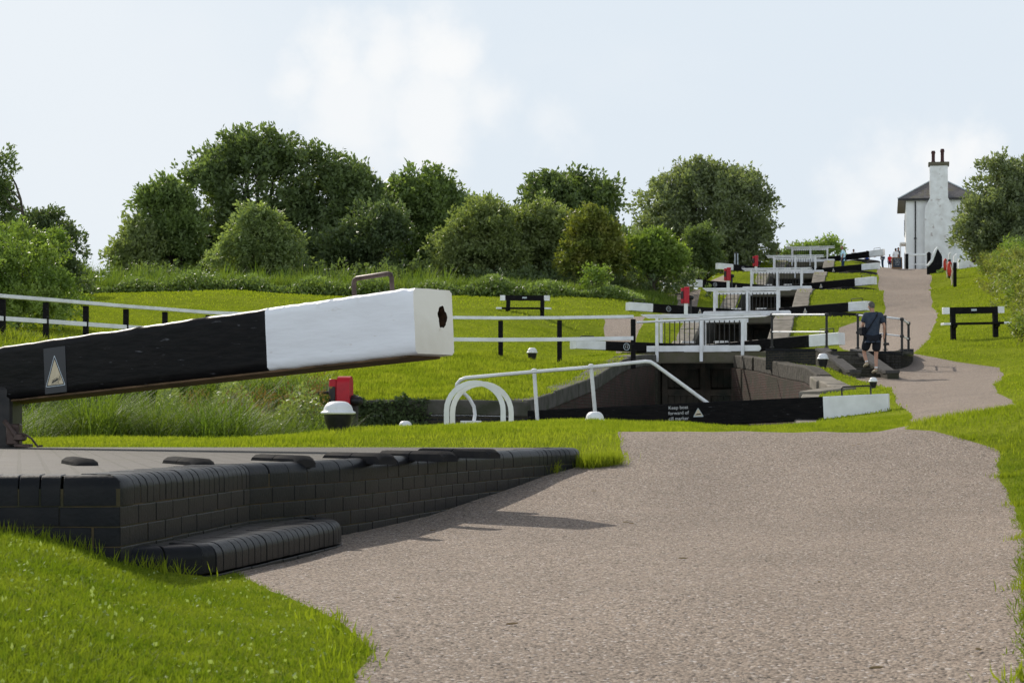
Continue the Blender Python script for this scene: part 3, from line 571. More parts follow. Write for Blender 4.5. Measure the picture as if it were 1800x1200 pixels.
# ---------------- balance beams and lock gates
def txt(body, size, name, m, parent, Mx, extrude=.001, align='CENTER', spacing=1):
    cu = bpy.data.curves.new(name, 'FONT'); cu.body = body; cu.size = size; cu.extrude = extrude; cu.align_x = align; cu.align_y = 'CENTER'; cu.space_line = spacing
    o = bpy.data.objects.new(name, cu); COL.objects.link(o); dg = bpy.context.evaluated_depsgraph_get(); me = bpy.data.meshes.new_from_object(o.evaluated_get(dg)); bpy.data.objects.remove(o)
    me.name = name; me.transform(Mx); me.materials.clear(); me.materials.append(m); r = bpy.data.objects.new(name, me); COL.objects.link(r); r.parent = parent; WL[r.name] = WL[parent.name]; return r
from mathutils import noise as mnoise
class Beam:
    """beam with its free end at B (bottom centre), heel at A; w wide, h0 high at the end, h1 at the heel"""
    def __init__(s, root, A, B, w, h0, h1, white, mb='black', mw='white', fine=False, hole=None, seed=0):
        s.root = root; o = WL[root.name]; s.B = V(B)-o; s.A = V(A)-o; s.w = w; s.h0 = h0; s.h1 = h1
        s.d = (s.A-s.B); s.Ln = s.d.length; s.d.normalize(); s.x = V((s.d.y, -s.d.x, 0)).normalized(); s.n = s.x.cross(s.d)
        if s.n.z < 0: s.n = -s.n
        s.seed = seed; nr = 60 if fine else 8
        s.section(0, white, 'white_end', MT[mw], nr if fine else 3, fine, hole, True)
        s.section(white, s.Ln, 'balance_beam', MT[mb], nr, fine, None, False)
    def hh(s, l): return s.h0+(s.h1-s.h0)*l/s.Ln
    def pt(s, l, u, v): return s.B+s.d*l+s.x*u+s.n*v          # u across, v up
    def section(s, l0, l1, name, m, nr, fine, hole, free):
        b = MB(); q = .02 if fine else .018; k = 10 if fine else 1; ring = []
        def rect(h):
            w2 = s.w/2; P = []
            cs = [(-w2, 0), (w2, 0), (w2, h), (-w2, h)]
            for i in range(4):
                a, c = V(cs[i]), V(cs[(i+1) % 4]); e = (c-a).normalized(); a2 = a+e*q; c2 = c-e*q
                for j in range(k+1): P.append(a2.lerp(c2, j/k))
            return P
        vs = []; m_ = len(rect(1)); nn = nr+1
        for i in range(nn):
            l = l0+(l1-l0)*i/nr
            for p in rect(s.hh(l)):
                u, v = p
                if fine:
                    c = s.pt(l, u, v); f = mnoise.noise(V((l*5, u*7+s.seed, v*7)))*.0035; ed = min(abs(abs(u)-s.w/2), 1)+min(v, s.hh(l)-v)
                    f += mnoise.noise(V((l*14, u*20, v*20)))*.004 if ed < .03 else 0
                    if v > s.hh(l)*.9: f += min(0, mnoise.noise(V((l*9, u*3, 7))))*.012*(1 if l < .25 else .4)
                    u += f*(1 if u > 0 else -1); v += f
                if free and i == 0: u *= .985; v = s.h0/2+(v-s.h0/2)*.985; l = l0+.0
                vs.append(s.pt(l, u, v))
        fs = [(i*m_+a, i*m_+(a+1) % m_, (i+1)*m_+(a+1) % m_, (i+1)*m_+a) for i in range(nn-1) for a in range(m_)]
        mis = []
        b.add(vs, fs)
        b.add([vs[(nn-1)*m_+a] for a in range(m_)], [tuple(range(m_))])
        first = vs[:m_]
        if hole:
            hu, hv, hr = hole; N_ = m_; ctr = s.pt(-.002, hu, hv); inner = []; back = []
            for a in range(N_):
                dd = first[a]-s.pt(0, hu, hv); ang = math.atan2(dd.dot(s.n), dd.dot(s.x)); rr = hr*(1+.10*math.sin(ang*3+1)+.07*math.sin(ang*5+.5)+.05*math.sin(ang*9+2))*(1+.45*max(0, math.sin(ang))**3)
                c = s.x*math.cos(ang)*rr*.75+s.n*math.sin(ang)*rr; inner.append(s.pt(0, hu, hv)+c); back.append(s.pt(.16, hu, hv)+c*.8)
            b.add(first+inner, [(a, (a+1) % N_, N_+(a+1) % N_, N_+a) for a in range(N_)], mi=1)
            b.add(inner+back, [(a, (a+1) % N_, N_+(a+1) % N_, N_+a) for a in range(N_)]+[tuple(range(N_, 2*N_))], mi=2)
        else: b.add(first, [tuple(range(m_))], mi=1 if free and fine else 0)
        b.build(name, [m, MT['white_warmlit'], MT['hole']], s.root, smooth=50 if fine else False)
    def handle(s, l0, l1, hgt, r=.014, m='iron', u=0):
        b = MB(); a0 = s.hh(l0); a1 = s.hh(l1); c = .03
        b.tube([s.pt(l0, u, a0-.02), s.pt(l0, u, a0+hgt-c), s.pt(l0+c*.3, u, a0+hgt-c*.3), s.pt(l0+c, u, a0+hgt), s.pt(l1-c, u, a1+hgt), s.pt(l1-c*.3, u, a1+hgt-c*.3), s.pt(l1, u, a1+hgt-c), s.pt(l1, u, a1-.02)], r, 8)
        b.build('grab_handle', MT[m], s.root, smooth=50)
    def face_frame(s, l, v, side, out=.002):
        """matrix whose x runs along the beam to the viewer's right, y up, on the side face (side=-1 or +1)"""
        o = s.pt(l, side*(s.w/2+out), v); z = s.x*side; y = s.n; x = y.cross(z)
        return M4(((x.x, y.x, z.x, o.x), (x.y, y.y, z.y, o.y), (x.z, y.z, z.z, o.z), (0, 0, 0, 1)))
    def pl(s, M, polys, name, m, parent=None, th=.002, z0=0):
        b = MB(); R = M.to_3x3()
        for p in polys: b.prism(p, z0, z0+th, R=R, o=M.translation)
        return b.build(name, MT[m], parent or s.root)
def ringpoly(outer, inner):     # list of quads of a frame between two outlines
    n = len(outer); return [[outer[i], outer[(i+1) % n], inner[(i+1) % n], inner[i]] for i in range(n)]
def roundtri(cx, cy, w, h, r, n=4):
    cs = [(cx-w/2, cy), (cx+w/2, cy), (cx, cy+h)]; out = []
    for i in range(3):
        a, b, c = V(cs[i-1]), V(cs[i]), V(cs[(i+1) % 3]); t1 = (a-b).normalized(); t2 = (c-b).normalized()
        p0 = b+t1*r; p1 = b+t2*r
        for j in range(n+1):
            t = j/n; out.append(tuple((p0.lerp(b, t)).lerp(b.lerp(p1, t), t)))
    return out
def sgn_tri(bm, M, w, h, full=False, name='warning_sign'):
    if full:
        M = M@M4.Diagonal((1.42, 1.1, 1, 1)); pl = bm.pl(M, [[(-.09, -.16), (.09, -.16), (.09, .15), (-.09, .15)]], name, 'signgrey', th=.004)
        o = roundtri(0, -.115, .165, .215, .012); i = roundtri(0, -.1105, .153, .199, .010)
        bm.pl(M, ringpoly(o, i), 'sign_border', 'signline', pl, .001, .004)
        i2 = roundtri(0, -.1035, .134, .170, .004); bm.pl(M, [i2], 'sign_face', 'signcream', pl, .001, .004)
        ink = []
        T = lambda x, y, a=.35: (x*math.cos(a)-y*math.sin(a), x*math.sin(a)+y*math.cos(a)-.073)
        ink.append([T(-.030, -.009), T(.024, -.009), T(.032, .001), T(-.03, -.001)])
        for k in range(4): x = -.027+k*.0125; ink += ringpoly([T(x, -.001), T(x+.012, -.001), T(x+.012, .010), T(x, .010)], [T(x+.0022, .001), T(x+.0098, .001), T(x+.0098, .0082), T(x+.0022, .0082)])
        for x in (.036, .041): ink.append([(x, -.078), (x+.0014, -.078), (x+.0014, -.048), (x, -.048)])
        for y in (-.076, -.068, -.06, -.052): ink.append([(.032, y), (.044, y), (.044, y+.0012), (.032, y+.0012)])
        for k, y in enumerate((-.087, -.0935, -.100)): ink.append([(-.034, y), (.026, y+.004), (.026, y+.0055), (-.034, y+.0015)])
        ink.append([(.026, -.098), (.0275, -.098), (.0275, -.075), (.026, -.075)])
        bm.pl(M, ink, 'boat_pictogram', 'ink', pl, .0008, .005)
        b = MB(); R = M.to_3x3()
        for x, y in ((-.08, .135), (.08, .14), (-.08, -.15), (.082, -.135)): b.lathe([(.004, 0), (.004, .003), (.001, .004)], (0, 0, 0), 8); 
        return
    pl = bm.pl(M, [roundtri(0, -h/2, w, h, .02)], name, 'signline', th=.004)
    bm.pl(M, [roundtri(0, -h/2+.018, w*.78, h*.78, .01)], 'sign_face', 'signcream', pl, .001, .004)
    bm.pl(M, [[(-w*.25, -h*.3), (w*.25, -h*.25), (w*.22, -h*.12), (-w*.15, -h*.16)]], 'boat_pictogram', 'ink', pl, .001, .005)

def l_at(bm, px, side=-1):                        # distance along a beam at which its face crosses a sight line
    best = None
    for i in range(400):
        l = bm.Ln*i/399; p = bm.pt(l, side*bm.w/2, .2)+WL[bm.root.name]; e = abs(CX+F*p.x/p.y-px)
        if best is None or e < best[0]: best = (e, l)
    return best[1]
# --- the huge near beam
r = thing('lock_gate', 'huge near balance beam with white end, rotten hole and boat warning sign', 'lock gate', (-3.95, 15.45, -.25))
ee = V((-3.32, 2.7, -.265)).normalized(); xx = V((ee.y, -ee.x, 0)).normalized(); B0 = V((-.61, 12.6, .425))+xx*.19
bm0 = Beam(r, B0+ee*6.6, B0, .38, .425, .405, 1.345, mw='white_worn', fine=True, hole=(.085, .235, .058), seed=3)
bm0.handle(.33, .67, .135, .0165, 'rust', u=-.02)
ub = MB(); R_ = M4((bm0.x, bm0.d, bm0.n)).transposed(); ub.box(bm0.pt(3.25, 0, -.006), (.33, 6.3, .018), R_, bev=.005); ub.build('underside_plank', MT['rawwood'], r)
sgn_tri(bm0, bm0.face_frame(l_at(bm0, 98), .185, -1, .001), .2, .3, full=True)
hp = MB(); hp.box((-4.0, 15.42, .0), (.34, .34, .52), bev=.02); hp.box((-3.99, 15.42, -.21), (.42, .42, .05), bev=.01); hp.build('heel_post', MT['iron'], r, world=True)
fx = MB(); fx.box((-3.8, 15.2, -.10), (.10, .12, .16), bev=.01); fx.tube([(-3.86, 15.15, .0), (-3.80, 15.1, -.06), (-3.74, 15.1, -.15)], .02, 6); fx.tube([(-3.74, 15.1, -.12), (-3.68, 15.05, -.1), (-3.62, 15.0, -.13), (-3.57, 14.98, -.19), (-3.53, 14.96, -.185)], .008, 6); fx.box((-3.7, 15.08, -.185), (.12, .1, .025), bev=.005)
fx.lathe([(.03, 0), (.05, .01), (.05, .05), (.03, .06)], (-3.73, 15.1, -.15), 10); fx.build('iron_fitting', MT['rust'], r, world=True, smooth=40)
# --- mid beam with the boat notice
r = thing('lock_gate', 'black balance beam lettered with a boat notice, white end over the grass beside the towpath', 'lock gate', (.4, 37.6, -.3))
bm1 = Beam(r, (.35, 37.7, -.22), (6.84, 36.05, .06), .34, .44, .42, 1.17, seed=5); bm1.handle(.32, .84, .16, .016, 'iron')
sd = -1 if bm1.x.y > 0 else 1
Mt = bm1.face_frame(l_at(bm1, 1193, sd), .25, sd, .001)
txt("Keep boat\nforward of\ncill marker", .088, 'boat_notice', MT['lettering'], r, Mt, spacing=1.15)
sgn_tri(bm1, bm1.face_frame(l_at(bm1, 1227, sd), .25, sd, .001), .2, .17)
lf = MB()
for i in range(8): lf.box((.6+i*.37, 37.75-i*.09, -.75), (.355, .09, 1.1))
lf.build('gate_leaf', MT['gatewood'], r, world=True)
wr = MB()
def hr(px, py, D): return tuple(P(px, py, D))
wr.tube([hr(833, 741, 37.9), hr(835, 728, 37.9), hr(833, 714, 37.9), hr(825, 700, 37.8), hr(817, 692, 37.8), hr(808, 690, 37.7), hr(802, 684, 37.6), hr(803, 675, 37.6), hr(809, 668, 37.5), hr(818, 664, 37.5), hr(940, 653, 37.3), hr(1040, 645, 37.1), hr(1135, 635, 36.9), hr(1144, 636, 36.9), hr(1152, 641, 36.9), hr(1245, 709, 37.05)], .034, 8)
wr.build('handrail', MT['white'], r, world=True, smooth=60)
for a, c in (((945, 742, 37.4), (939, 652, 37.3)), ((1047, 735, 37.2), (1039, 644, 37.1))):
    p = MB(); p.tube([hr(*a), hr(*c)], .036, 8); p.lathe([(.02, -.05), (.055, -.03), (.055, .03), (.02, .05)], hr(*c), 10); p.build('rail_post', MT['white'], r, world=True, smooth=50)
p = MB(); p.box(hr(828, 743, 37.9), (.40, .2, .085), bev=.012); p.build('rail_foot', MT['white'], r, world=True)
p = MB(); p.box((.9, 38.05, -.12), (2.6, .45, .06)); p.build('walkway_board', MT['gatewood'], r, world=True)
# --- pairs of gates up the flight
GB = [((1007, 598, 613, 1070), (1480, 584, 606, 1417), .30), ((1103, 531, 546, 1150), (1527, 529, 545.5, 1491), .36), ((1200, 490, 503, 1237), (1539, 486, 500, 1502), .38), ((1260, 462, 473, 1291), (1545, 461.5, 473, 1514), .38), ((1297, 443, 454, 1324), (1554, 437.5, 449, 1528), .4)]
NUM = ['12', '11', '10', '9', '8']
for k in range(5):
    for side in (-1, 1):
        px, yt, yb, wpx = GB[k][0 if side < 0 else 1]; D = PK[k].y-(1.2 if side < 0 else 2.2)+(side*0)
        E_ = P(px, yb, D); h0 = (yb-yt)*D/F; q = LK(side*1.4, 1.25, k)
        where = 'left' if side < 0 else 'right'
        lab = f'black and white lock gate at {where} of the {ORD[k]} white footbridge' + (f', beam numbered {NUM[k]}' if side < 0 and k == 0 else '')
        r = thing('lock_gate', lab, 'lock gate', (q.x, q.y, GK[k]), group='pairs of lock gates up the flight')
        hl = LK(side*.12, 1.8, k); wx = abs(wpx-px)*D/F
        b = Beam(r, (hl.x, hl.y, GK[k]-.06), E_, .34, h0, .38 if k else .36, wx*1.03, seed=k)
        sd = -1 if b.x.y > 0 else 1
        b.handle(.3, .85, .15, .016, 'iron')
        leaf = MB(); a = LK(side*.02, 1.75, k); c = LK(side*1.42, 1.25, k); zb = GK[k]-(3.6 if k else 3.4)
        dz = V((c.x-a.x, c.y-a.y, 0)); n_ = 7
        for i in range(n_):
            m = V((a.x, a.y, 0))+dz*((i+.5)/n_); ang = math.atan2(dz.y, dz.x); leaf.box((m.x, m.y, (zb+GK[k]-.35)/2), (dz.length/n_-.012, .08, GK[k]-.35-zb), M4.Rotation(ang, 3, 'Z'))
        leaf.build('gate_leaf', MT['gatewood'], r, world=True)
        fr = MB(); Rz = M4.Rotation(ang, 3, 'Z'); mid = V((a.x, a.y, 0))+dz*.5; out_ = V((UAX.x, UAX.y, 0))*-.09
        for z in (GK[k]-.42, GK[k]-1.3, GK[k]-2.3): fr.box((mid.x+out_.x, mid.y+out_.y, z), (dz.length, .14, .22), Rz, bev=.02)
        for t in (.06, .94):
            m = V((a.x, a.y, 0))+dz*t; fr.box((m.x+out_.x, m.y+out_.y, (zb+GK[k])/2-.05), (.2, .19, GK[k]-.02-zb), Rz, bev=.02)
        fr.build('gate_frame', MT['gatewood'], r, world=True)
        wk = MB(); m = LK(side*.55, 1.3, k); wk.box((m.x, m.y, GK[k]+.36), (.45, .2, .07), Rz, bev=.01); wk.build('white_cap', MT['white'], r, world=True)
        if side < 0:
            lx = {0: 1101, 1: 1175, 2: 1257, 3: 1306, 4: 1338}[k]; M = b.face_frame(l_at(b, lx, sd), b.hh(1)*.5, sd, .001)
            R1, R2 = .125, .105; n = 24
            if k == 0: R1, R2 = .13, .108
            o = [(R1*math.cos(2*math.pi*i/n), R1*.92*math.sin(2*math.pi*i/n)) for i in range(n)]; i_ = [(R2*math.cos(2*math.pi*i/n), R2*.92*math.sin(2*math.pi*i/n)) for i in range(n)]
            pl = b.pl(M, ringpoly(o, i_), 'number_plate', 'signline', th=.004); txt(NUM[k], .15, 'number', MT['lettering'], pl, M, .002)
            if k in (1, 2): sgn_tri(b, b.face_frame(l_at(b, {1: 1230, 2: 1294}[k], sd), .19, sd, .001), .2, .22)
        elif k in (1, 2, 3): sgn_tri(b, b.face_frame(l_at(b, {1: 1415, 2: 1443, 3: 1465}[k], sd), .19, sd, .001), .21, .24)

# --- white footbridges (built once, then copied)
def footbridge():
    r = thing('footbridge', 'white', 'footbridge', (0, 0, 0), group='white footbridges across the locks')
    b = MB(); b.box((-.18, .5, -.18), (4.9, 1.0, .34), bev=.02); b.build('deck', MT['concrete'], r)
    for y, nm in ((-.04, 'fascia_board'), (1.06, 'kick_board')):
        b = MB(); x0, x1, h, c = -1.95, 1.95, .19, .06
        pl = [(x0, -h/2+c), (x0+c, -h/2), (x1-c, -h/2), (x1, -h/2+c), (x1, h/2-c), (x1-c, h/2), (x0+c, h/2), (x0, h/2-c)]
        b.prism(pl, -.03, .03, R=M4.Rotation(rad(90), 3, 'X'), o=(0, y, .1)); b.build(nm, MT['white'], r)
    for y in (-.075, 1.1):
        for x in (-1.43, .02, 1.36):
            b = MB(); b.box((x, y-.055 if y < 0 else y+.035, .42), (.105, .07, 1.5), bev=.012)
            for z in (-.24, .1): b.lathe([(.014, 0), (.014, -.014), (.006, -.02)], (x, y-.09 if y < 0 else y+.07, z), 6, axis='Y')
            b.build('rail_post', MT['white'], r)
        b = MB(); y2 = y-.05 if y < 0 else y+.03
        b.prism([(-1.95, 0), (-1.86, -.045), (1.86, -.045), (1.95, 0), (1.95, .02), (-1.95, .02)], -.08, .08, R=M4.Rotation(rad(90), 3, 'X'), o=(0, y2, 1.2)); b.build('top_rail', MT['white'], r)
    b = MB()
    b.box((-.03, 1.08, .24), (2.85, .02, .015)); b.box((-.03, 1.08, 1.06), (2.85, .02, .12))
    b.build('bar_rail', MT['white'], r)
    b = MB(); x = -1.3
    while x < 1.3:
        b.box((x, 1.06, .61), (.03, .03, .9)); x += .165
    b.build('railing_bars', MT['iron'], r)
    return r
fb0 = footbridge(); ang = -math.atan2(UAX.x, UAX.y)
FBL = ['nearest white footbridge, on a mossy concrete deck beside the fence end', 'second white footbridge up the flight, just behind the nearest one', 'third and middle white footbridge up the flight of locks', 'fourth white footbridge up the flight, beside the man in the light blue shirt', 'farthest white footbridge at the top, railings against the sky and a distant bush']
for k in range(5):
    r = fb0 if k == 0 else copy_tree(fb0)
    r.location = (PK[k].x, PK[k].y, GK[k]); r.rotation_euler = (0, 0, ang); r['label'] = FBL[k]
# --- red paddle gear
def paddle():
    r = thing('paddle_gear', 'red', 'paddle gear', (0, 0, 0), group='red paddle gear beside the gates')
    b = MB(); b.box((0, 0, .29), (.15, .13, .62), bev=.012); b.build('post', MT['white'], r)
    b = MB(); n = 10; pl = [(-.13, 0), (.13, 0), (.13, .52)]+[(.13*math.cos(math.pi*i/n), .52+.13*math.sin(math.pi*i/n)) for i in range(1, n)]+[(-.13, .52)]
    b.prism(pl, -.1, .1, R=M4(((0, 0, 1), (1, 0, 0), (0, 1, 0))), o=(.03, 0, .53)); b.box((-.14, 0, .83), (.12, .2, .6), bev=.012); b.build('red_cover', MT['red'], r, smooth=40)
    b = MB(); b.lathe([(.03, -.42), (.03, -.22), (.06, -.21), (.06, -.14)], (0, 0, .9), 10, axis='X'); b.build('spindle', MT['iron'], r, smooth=40); b = MB(); b.lathe([(.075, .12), (.085, .14), (.085, .26), (.05, .3)], (0, 0, .75), 14, axis='X'); b.build('gear_drum', MT['iron'], r, smooth=40); b = MB(); b.box((-.145, -.03, .85), (.1, .17, .3), bev=.01); b.build('gear_case', MT['iron'], r, smooth=40)
    b = MB(); b.box((.17, .05, .3), (.09, .12, 1.1), bev=.01); b.build('rack_guide', MT['iron'], r)
    return r
pg0 = paddle()
PGD = [(603, 661, 34.5, -.62, 'red paddle gear standing behind the big white-capped bollard'), (1206, 504, 87.3, None, 'largest red paddle gear on a white post, left of the second footbridge'), (1280, 470, 110.5, None, 'red paddle gear on a white post, left of the third footbridge'), (1329, 449, 134, None, 'red paddle gear at the left of the fourth footbridge'), (1363, 434, 158, None, 'farthest small red paddle gear against the dark round tree')]
for i, (px, py, D, gz, lab) in enumerate(PGD):
    r = pg0 if i == 0 else copy_tree(pg0); p = P(px, py, D); sc = (1.12 if i else 1.0); r.location = (p.x, D, p.z-1.18*sc); r.rotation_euler = (0, 0, -.18); r.scale = (sc, sc, sc) if i else (1.15, 1, 1); r['label'] = lab
# --- bollards
def bollard():
    r = thing('bollard', 'b', 'bollard', (0, 0, 0), group='white capped mooring bollards')
    b = MB(); b.lathe([(.12, -.1), (.118, .0), (.10, .03), (.10, .06), (.135, .16), (.15, .26), (.15, .28)], (0, 0, 0), 24); b.build('stem', MT['iron'], r, smooth=50)
    b = MB(); b.lathe([(.10, .262), (.165, .268), (.179, .275), (.184, .288), (.178, .302), (.162, .309), (.155, .318), (.150, .348), (.135, .386), (.105, .418), (.07, .434), (.035, .438), (.002, .438)], (0, 0, 0), 28); b.build('cap', MT['white'], r, smooth=60)
    return r
bl0 = bollard()
for i, (px, D, zc, wd, lab) in enumerate(((594.5, 19.6, 705, 62, 'largest and nearest white-capped bollard, black bowl stem in the lawn edge'), (1045.5, 30, 723, 38, 'white bollard cap just above the lawn edge in front of the leaning rail post'), (712.5, 34, 739.5, 27.5, 'small white bollard cap barely showing above the lawn edge between big bollard and hoops'), (935.5, 58, 611, 20, 'bollard standing on the grass between the two right posts of the black and white fence'), (1446.5, 53.0, 621, 21.5, 'bollard on the stone coping left of the brick steps'), (1535, 46, 663, 16.5, 'small bollard in the grass just above the white beam end with the boat notice'))):
    r = bl0 if i == 0 else copy_tree(bl0); s = wd*D/F/.368; x = (px-CX)*D/F; z = (HY-zc)*D/F; hz = H(x, D); full = .438*s
    sz = s if i in (1, 2) else max(s*.8, (z-hz)/.438); 
    if i in (1, 2): hz = z-full
    r.location = (x, D, z-.438*sz); r.scale = (s, s, sz); r['label'] = lab; 
# --- white hoops
def hoop(px0, px1, ytop, D, lab):
    x0 = (px0-CX)*D/F; x1 = (px1-CX)*D/F; zt = (HY-ytop)*D/F; r = thing('white_hoop', lab, 'hoop rail', ((x0+x1)/2, D, H((x0+x1)/2, D)), group='pair of white hoops')
    w = .1; o = MB(); cx = (x0+x1)/2; ro = (x1-x0)/2; zc = zt-ro*.98; ri = ro-.078
    def arch(rr, top): return [(cx+rr, -.6)]+[(cx+rr*math.cos(a), zc+(rr*.98)*math.sin(a)) for a in np.linspace(0, math.pi, 17)]+[(cx-rr, -.6)]
    A = arch(ro, zt); Bq = arch(ri, zt)
    for i in range(len(A)-1):
        q = [A[i], A[i+1], Bq[i+1], Bq[i]]; vs = [(x, y, z) for y in (D-w/2, D+w/2) for x, z in q]
        o.add(vs, [(0, 1, 2, 3), (7, 6, 5, 4), (0, 4, 5, 1), (3, 2, 6, 7)])
    ob = o.build('hoop', MT['white'], r, world=True); return r
hoop(780.5, 889, 668, 30.0, 'front hoop of the pair of white half-round hoops behind the lawn edge')
hoop(791, 903, 670, 30.45, 'back hoop of the pair of white half-round hoops, offset to the right')
# --- fences
def fence(lab, posts, hgt, cat='fence', w=.12):
    r = thing('post_fence', lab, cat, (posts[0][0], posts[0][1], H(*posts[0][:2])))
    tops = []
    for x, y, zt in posts:
        b = MB(); zb = H(x, y)-.25; b.box((x, y, (zb+zt-.07)/2), (w*1.15, w, zt-.07-zb), bev=.01); b.build('post', MT['black'], r, world=True); tops.append(V((x, y, zt)))
    b = MB()
    for a, c in zip(tops, tops[1:]): b.bar(a, c, .17, .09, .008)
    b.build('top_rail', MT['white'], r, world=True)
    b = MB()
    for a, c in zip(tops, tops[1:]): b.bar(a+V((0, -w/2-.02, -hgt)), c+V((0, -w/2-.02, -hgt)), .04, .11, .006)
    b.build('mid_rail', MT['white'], r, world=True); return r
Fq = lambda px, py, D: tuple(P(px, py, D))
fence('black posts and white rails of the fence running left behind the near beam', [Fq(-70, 513, 46.8), Fq(5, 520.5, 48), Fq(81, 526.5, 49.3), Fq(151, 532.5, 50.6), Fq(221.5, 538.5, 51.9), Fq(290, 543.5, 53.2), Fq(366, 549.5, 54.6), Fq(440, 552, 55.5)], .54)
fence('black posts and white rails of the fence ending at the nearest footbridge', [Fq(440, 552, 55.5), Fq(550, 554.5, 55.9), Fq(660, 556.5, 56.3), Fq(770, 558, 56.5), Fq(880, 559, 56.7), Fq(983.5, 558.5, 56.9), Fq(1113, 556.5, 57.2)], .62)
# --- benches
def bench():
    r = thing('bench', 'b', 'bench', (0, 0, 0), group='black and white plank benches')
    for x in (-.68, .72):
        b = MB(); b.box((x, 0, .38), (.15, .14, 1.1), bev=.008); b.build('leg', MT['black'], r)
        b = MB(); b.prism([(.05, .30), (-.10, .32), (-.30, .40), (-.30, .46), (.05, .46)], -.04, .04, R=M4(((0, 0, 1), (1, 0, 0), (0, 1, 0))), o=(x, 0, 0)); b.build('seat_bracket', MT['black'], r)
    b = MB(); b.box((0, -.20, .485), (1.75, .30, .07), bev=.006); b.build('seat', MT['black'], r)
    for s in (-1, 1):
        b = MB(); b.box((s*.99, -.20, .485), (.23, .30, .072), bev=.006); b.build('seat_end', MT['white'], r)
    b = MB(); b.box((0, .0, .91), (1.6, .12, .21), bev=.008); b.build('backrest', MT['black'], r)
    for s in (-1, 1):
        b = MB(); b.box((s*.9, 0, .91), (.22, .122, .21), bev=.008); b.build('backrest_end', MT['white'], r)
    b = MB(); b.box((0, -.062, .92), (.18, .01, .06)); b.build('plaque', MT['signline'], r)
    return r
bn = bench(); g = ground(1712, 63); bn.location = (g.x, g.y, P(0, 597, 63).z+.02); bn.rotation_euler = (0, rad(-1.5), rad(8)); bn['label'] = 'bench on the sloping grass right of the path, black plank with white ends'
b2 = copy_tree(bn); b2.location = (ground(922, 80).x, 80, P(0, 519, 80).z-1.02); b2.rotation_euler = (0, rad(1.0), rad(-12)); b2['label'] = 'smaller-looking bench on the left lawn behind the fence, with a pale plaque'
bn.scale = (1.0, 1, 1.0)

# --- brick steps, landing and railings by the man
st = thing('brick_steps', 'short flight of dark brick steps with sloping side walls under the walking man', 'steps', (10.1, 52, 1.1))
def top_of(px, py, D): return P(px, py, D)
A0 = P(1545, 668, 52.0); A1 = P(1478, 618, 54.6); n_ = 5; sd_ = V((A1.x-A0.x, A1.y-A0.y, 0)); tn = sd_.normalized(); cr = V((tn.y, -tn.x, 0)); tr = MB(); z0 = A0.z; z1 = A1.z
for i in range(n_):
    a = V((A0.x, A0.y, 0))+sd_*(i/n_); c = V((A0.x, A0.y, 0))+sd_*1.02; z = z0+(z1-z0)*(i+1)/n_
    mid = (a+c)/2; R_ = M4((cr, tn, V((0, 0, 1)))).transposed(); tr.box((mid.x, mid.y, z-.35), (1.02, (c-a).length, .7), R_, bev=.015)
tr.build('treads', MT['brickgrey'], st, world=True, uvbox=True)
def side_wall(p0, p1, w, nm):
    a = V(p0); c = V(p1); d = V((c.x-a.x, c.y-a.y, 0)).normalized(); x = V((d.y, -d.x, 0)); b = MB()
    zb0 = H(a.x, a.y)-.2; f0 = V((a.x, a.y, 0))-d*.38; pr = [(f0, a.z), (V((a.x, a.y, 0)), a.z), (V((c.x, c.y, 0)), c.z), (V((c.x, c.y, 0))+d*.2, c.z)]
    vs = []
    for q, z in pr: vs += [(q.x-x.x*w/2, q.y-x.y*w/2, z-.07), (q.x+x.x*w/2, q.y+x.y*w/2, z-.07), (q.x+x.x*w/2, q.y+x.y*w/2, zb0), (q.x-x.x*w/2, q.y-x.y*w/2, zb0)]
    fs = []
    for i in range(3): o = 4*i; fs += [(o+k, o+(k+1) % 4, o+4+(k+1) % 4, o+4+k) for k in range(4)]
    fs += [(3, 2, 1, 0), (12, 13, 14, 15)]; b.add(vs, fs); b.build(nm, MT['brickgrey'], st, world=True, uvbox=True)
    b = MB(); w2 = w/2+.02; vs = []
    for q, z in pr: vs += [(q.x-x.x*w2, q.y-x.y*w2, z), (q.x+x.x*w2, q.y+x.y*w2, z), (q.x+x.x*w2, q.y+x.y*w2, z-.075), (q.x-x.x*w2, q.y-x.y*w2, z-.075)]
    b.add(vs, fs); b.build('sloping_coping', MT['greycoping'], st, world=True)
side_wall(P(1497, 650, 51.9), P(1446, 611, 54.9), .28, 'side_wall'); side_wall(P(1563, 651, 51.7), P(1508, 613, 54.7), .30, 'side_wall')
ld = thing('landing_wall', 'dark brick landing wall curving round right of the steps under the railing', 'wall', (11, 54, 1.2))
CV = [V((P(px, 0, D).x, D)) for px, D in ((1512, 55.0), (1545, 54.2), (1575, 53.9), (1595, 54.3), (1604, 55.2), (1603, 56.4), (1590, 57.6), (1570, 58.4))]
CV = smoothpts(CV, 5); zt_ = lambda p: P(0, 617+max(0, (CX+F*p.x/p.y-1560))*.13, p.y).z if p.y < 55.6 else 2.02
b = MB(); strip(b, CV, 0, .34, lambda p: zt_(p)-.06, lambda p: .8); b.build('brick_face', MT['brickdark'], ld, world=True)
b = MB(); strip(b, CV, -.02, .36, zt_, lambda p: zt_(p)-.065); b.build('coping', MT['bluebrick'], ld, world=True)
b = MB(); fl = [(p.x, p.y) for p in CV]+[(P(1480, 0, 58.5).x, 58.6), (P(1450, 0, 57).x, 57), (P(1455, 0, 55).x, 55)]; b.prism([V(q)[:] for q in fl], 1.2, 1.9); b.build('landing_floor', MT['paver'], ld, world=True, uvbox=True)
lw = thing('landing_wall', 'straight dark brick wall joining the nearest footbridge to the steps', 'wall', (8.2, 58, 1.4))
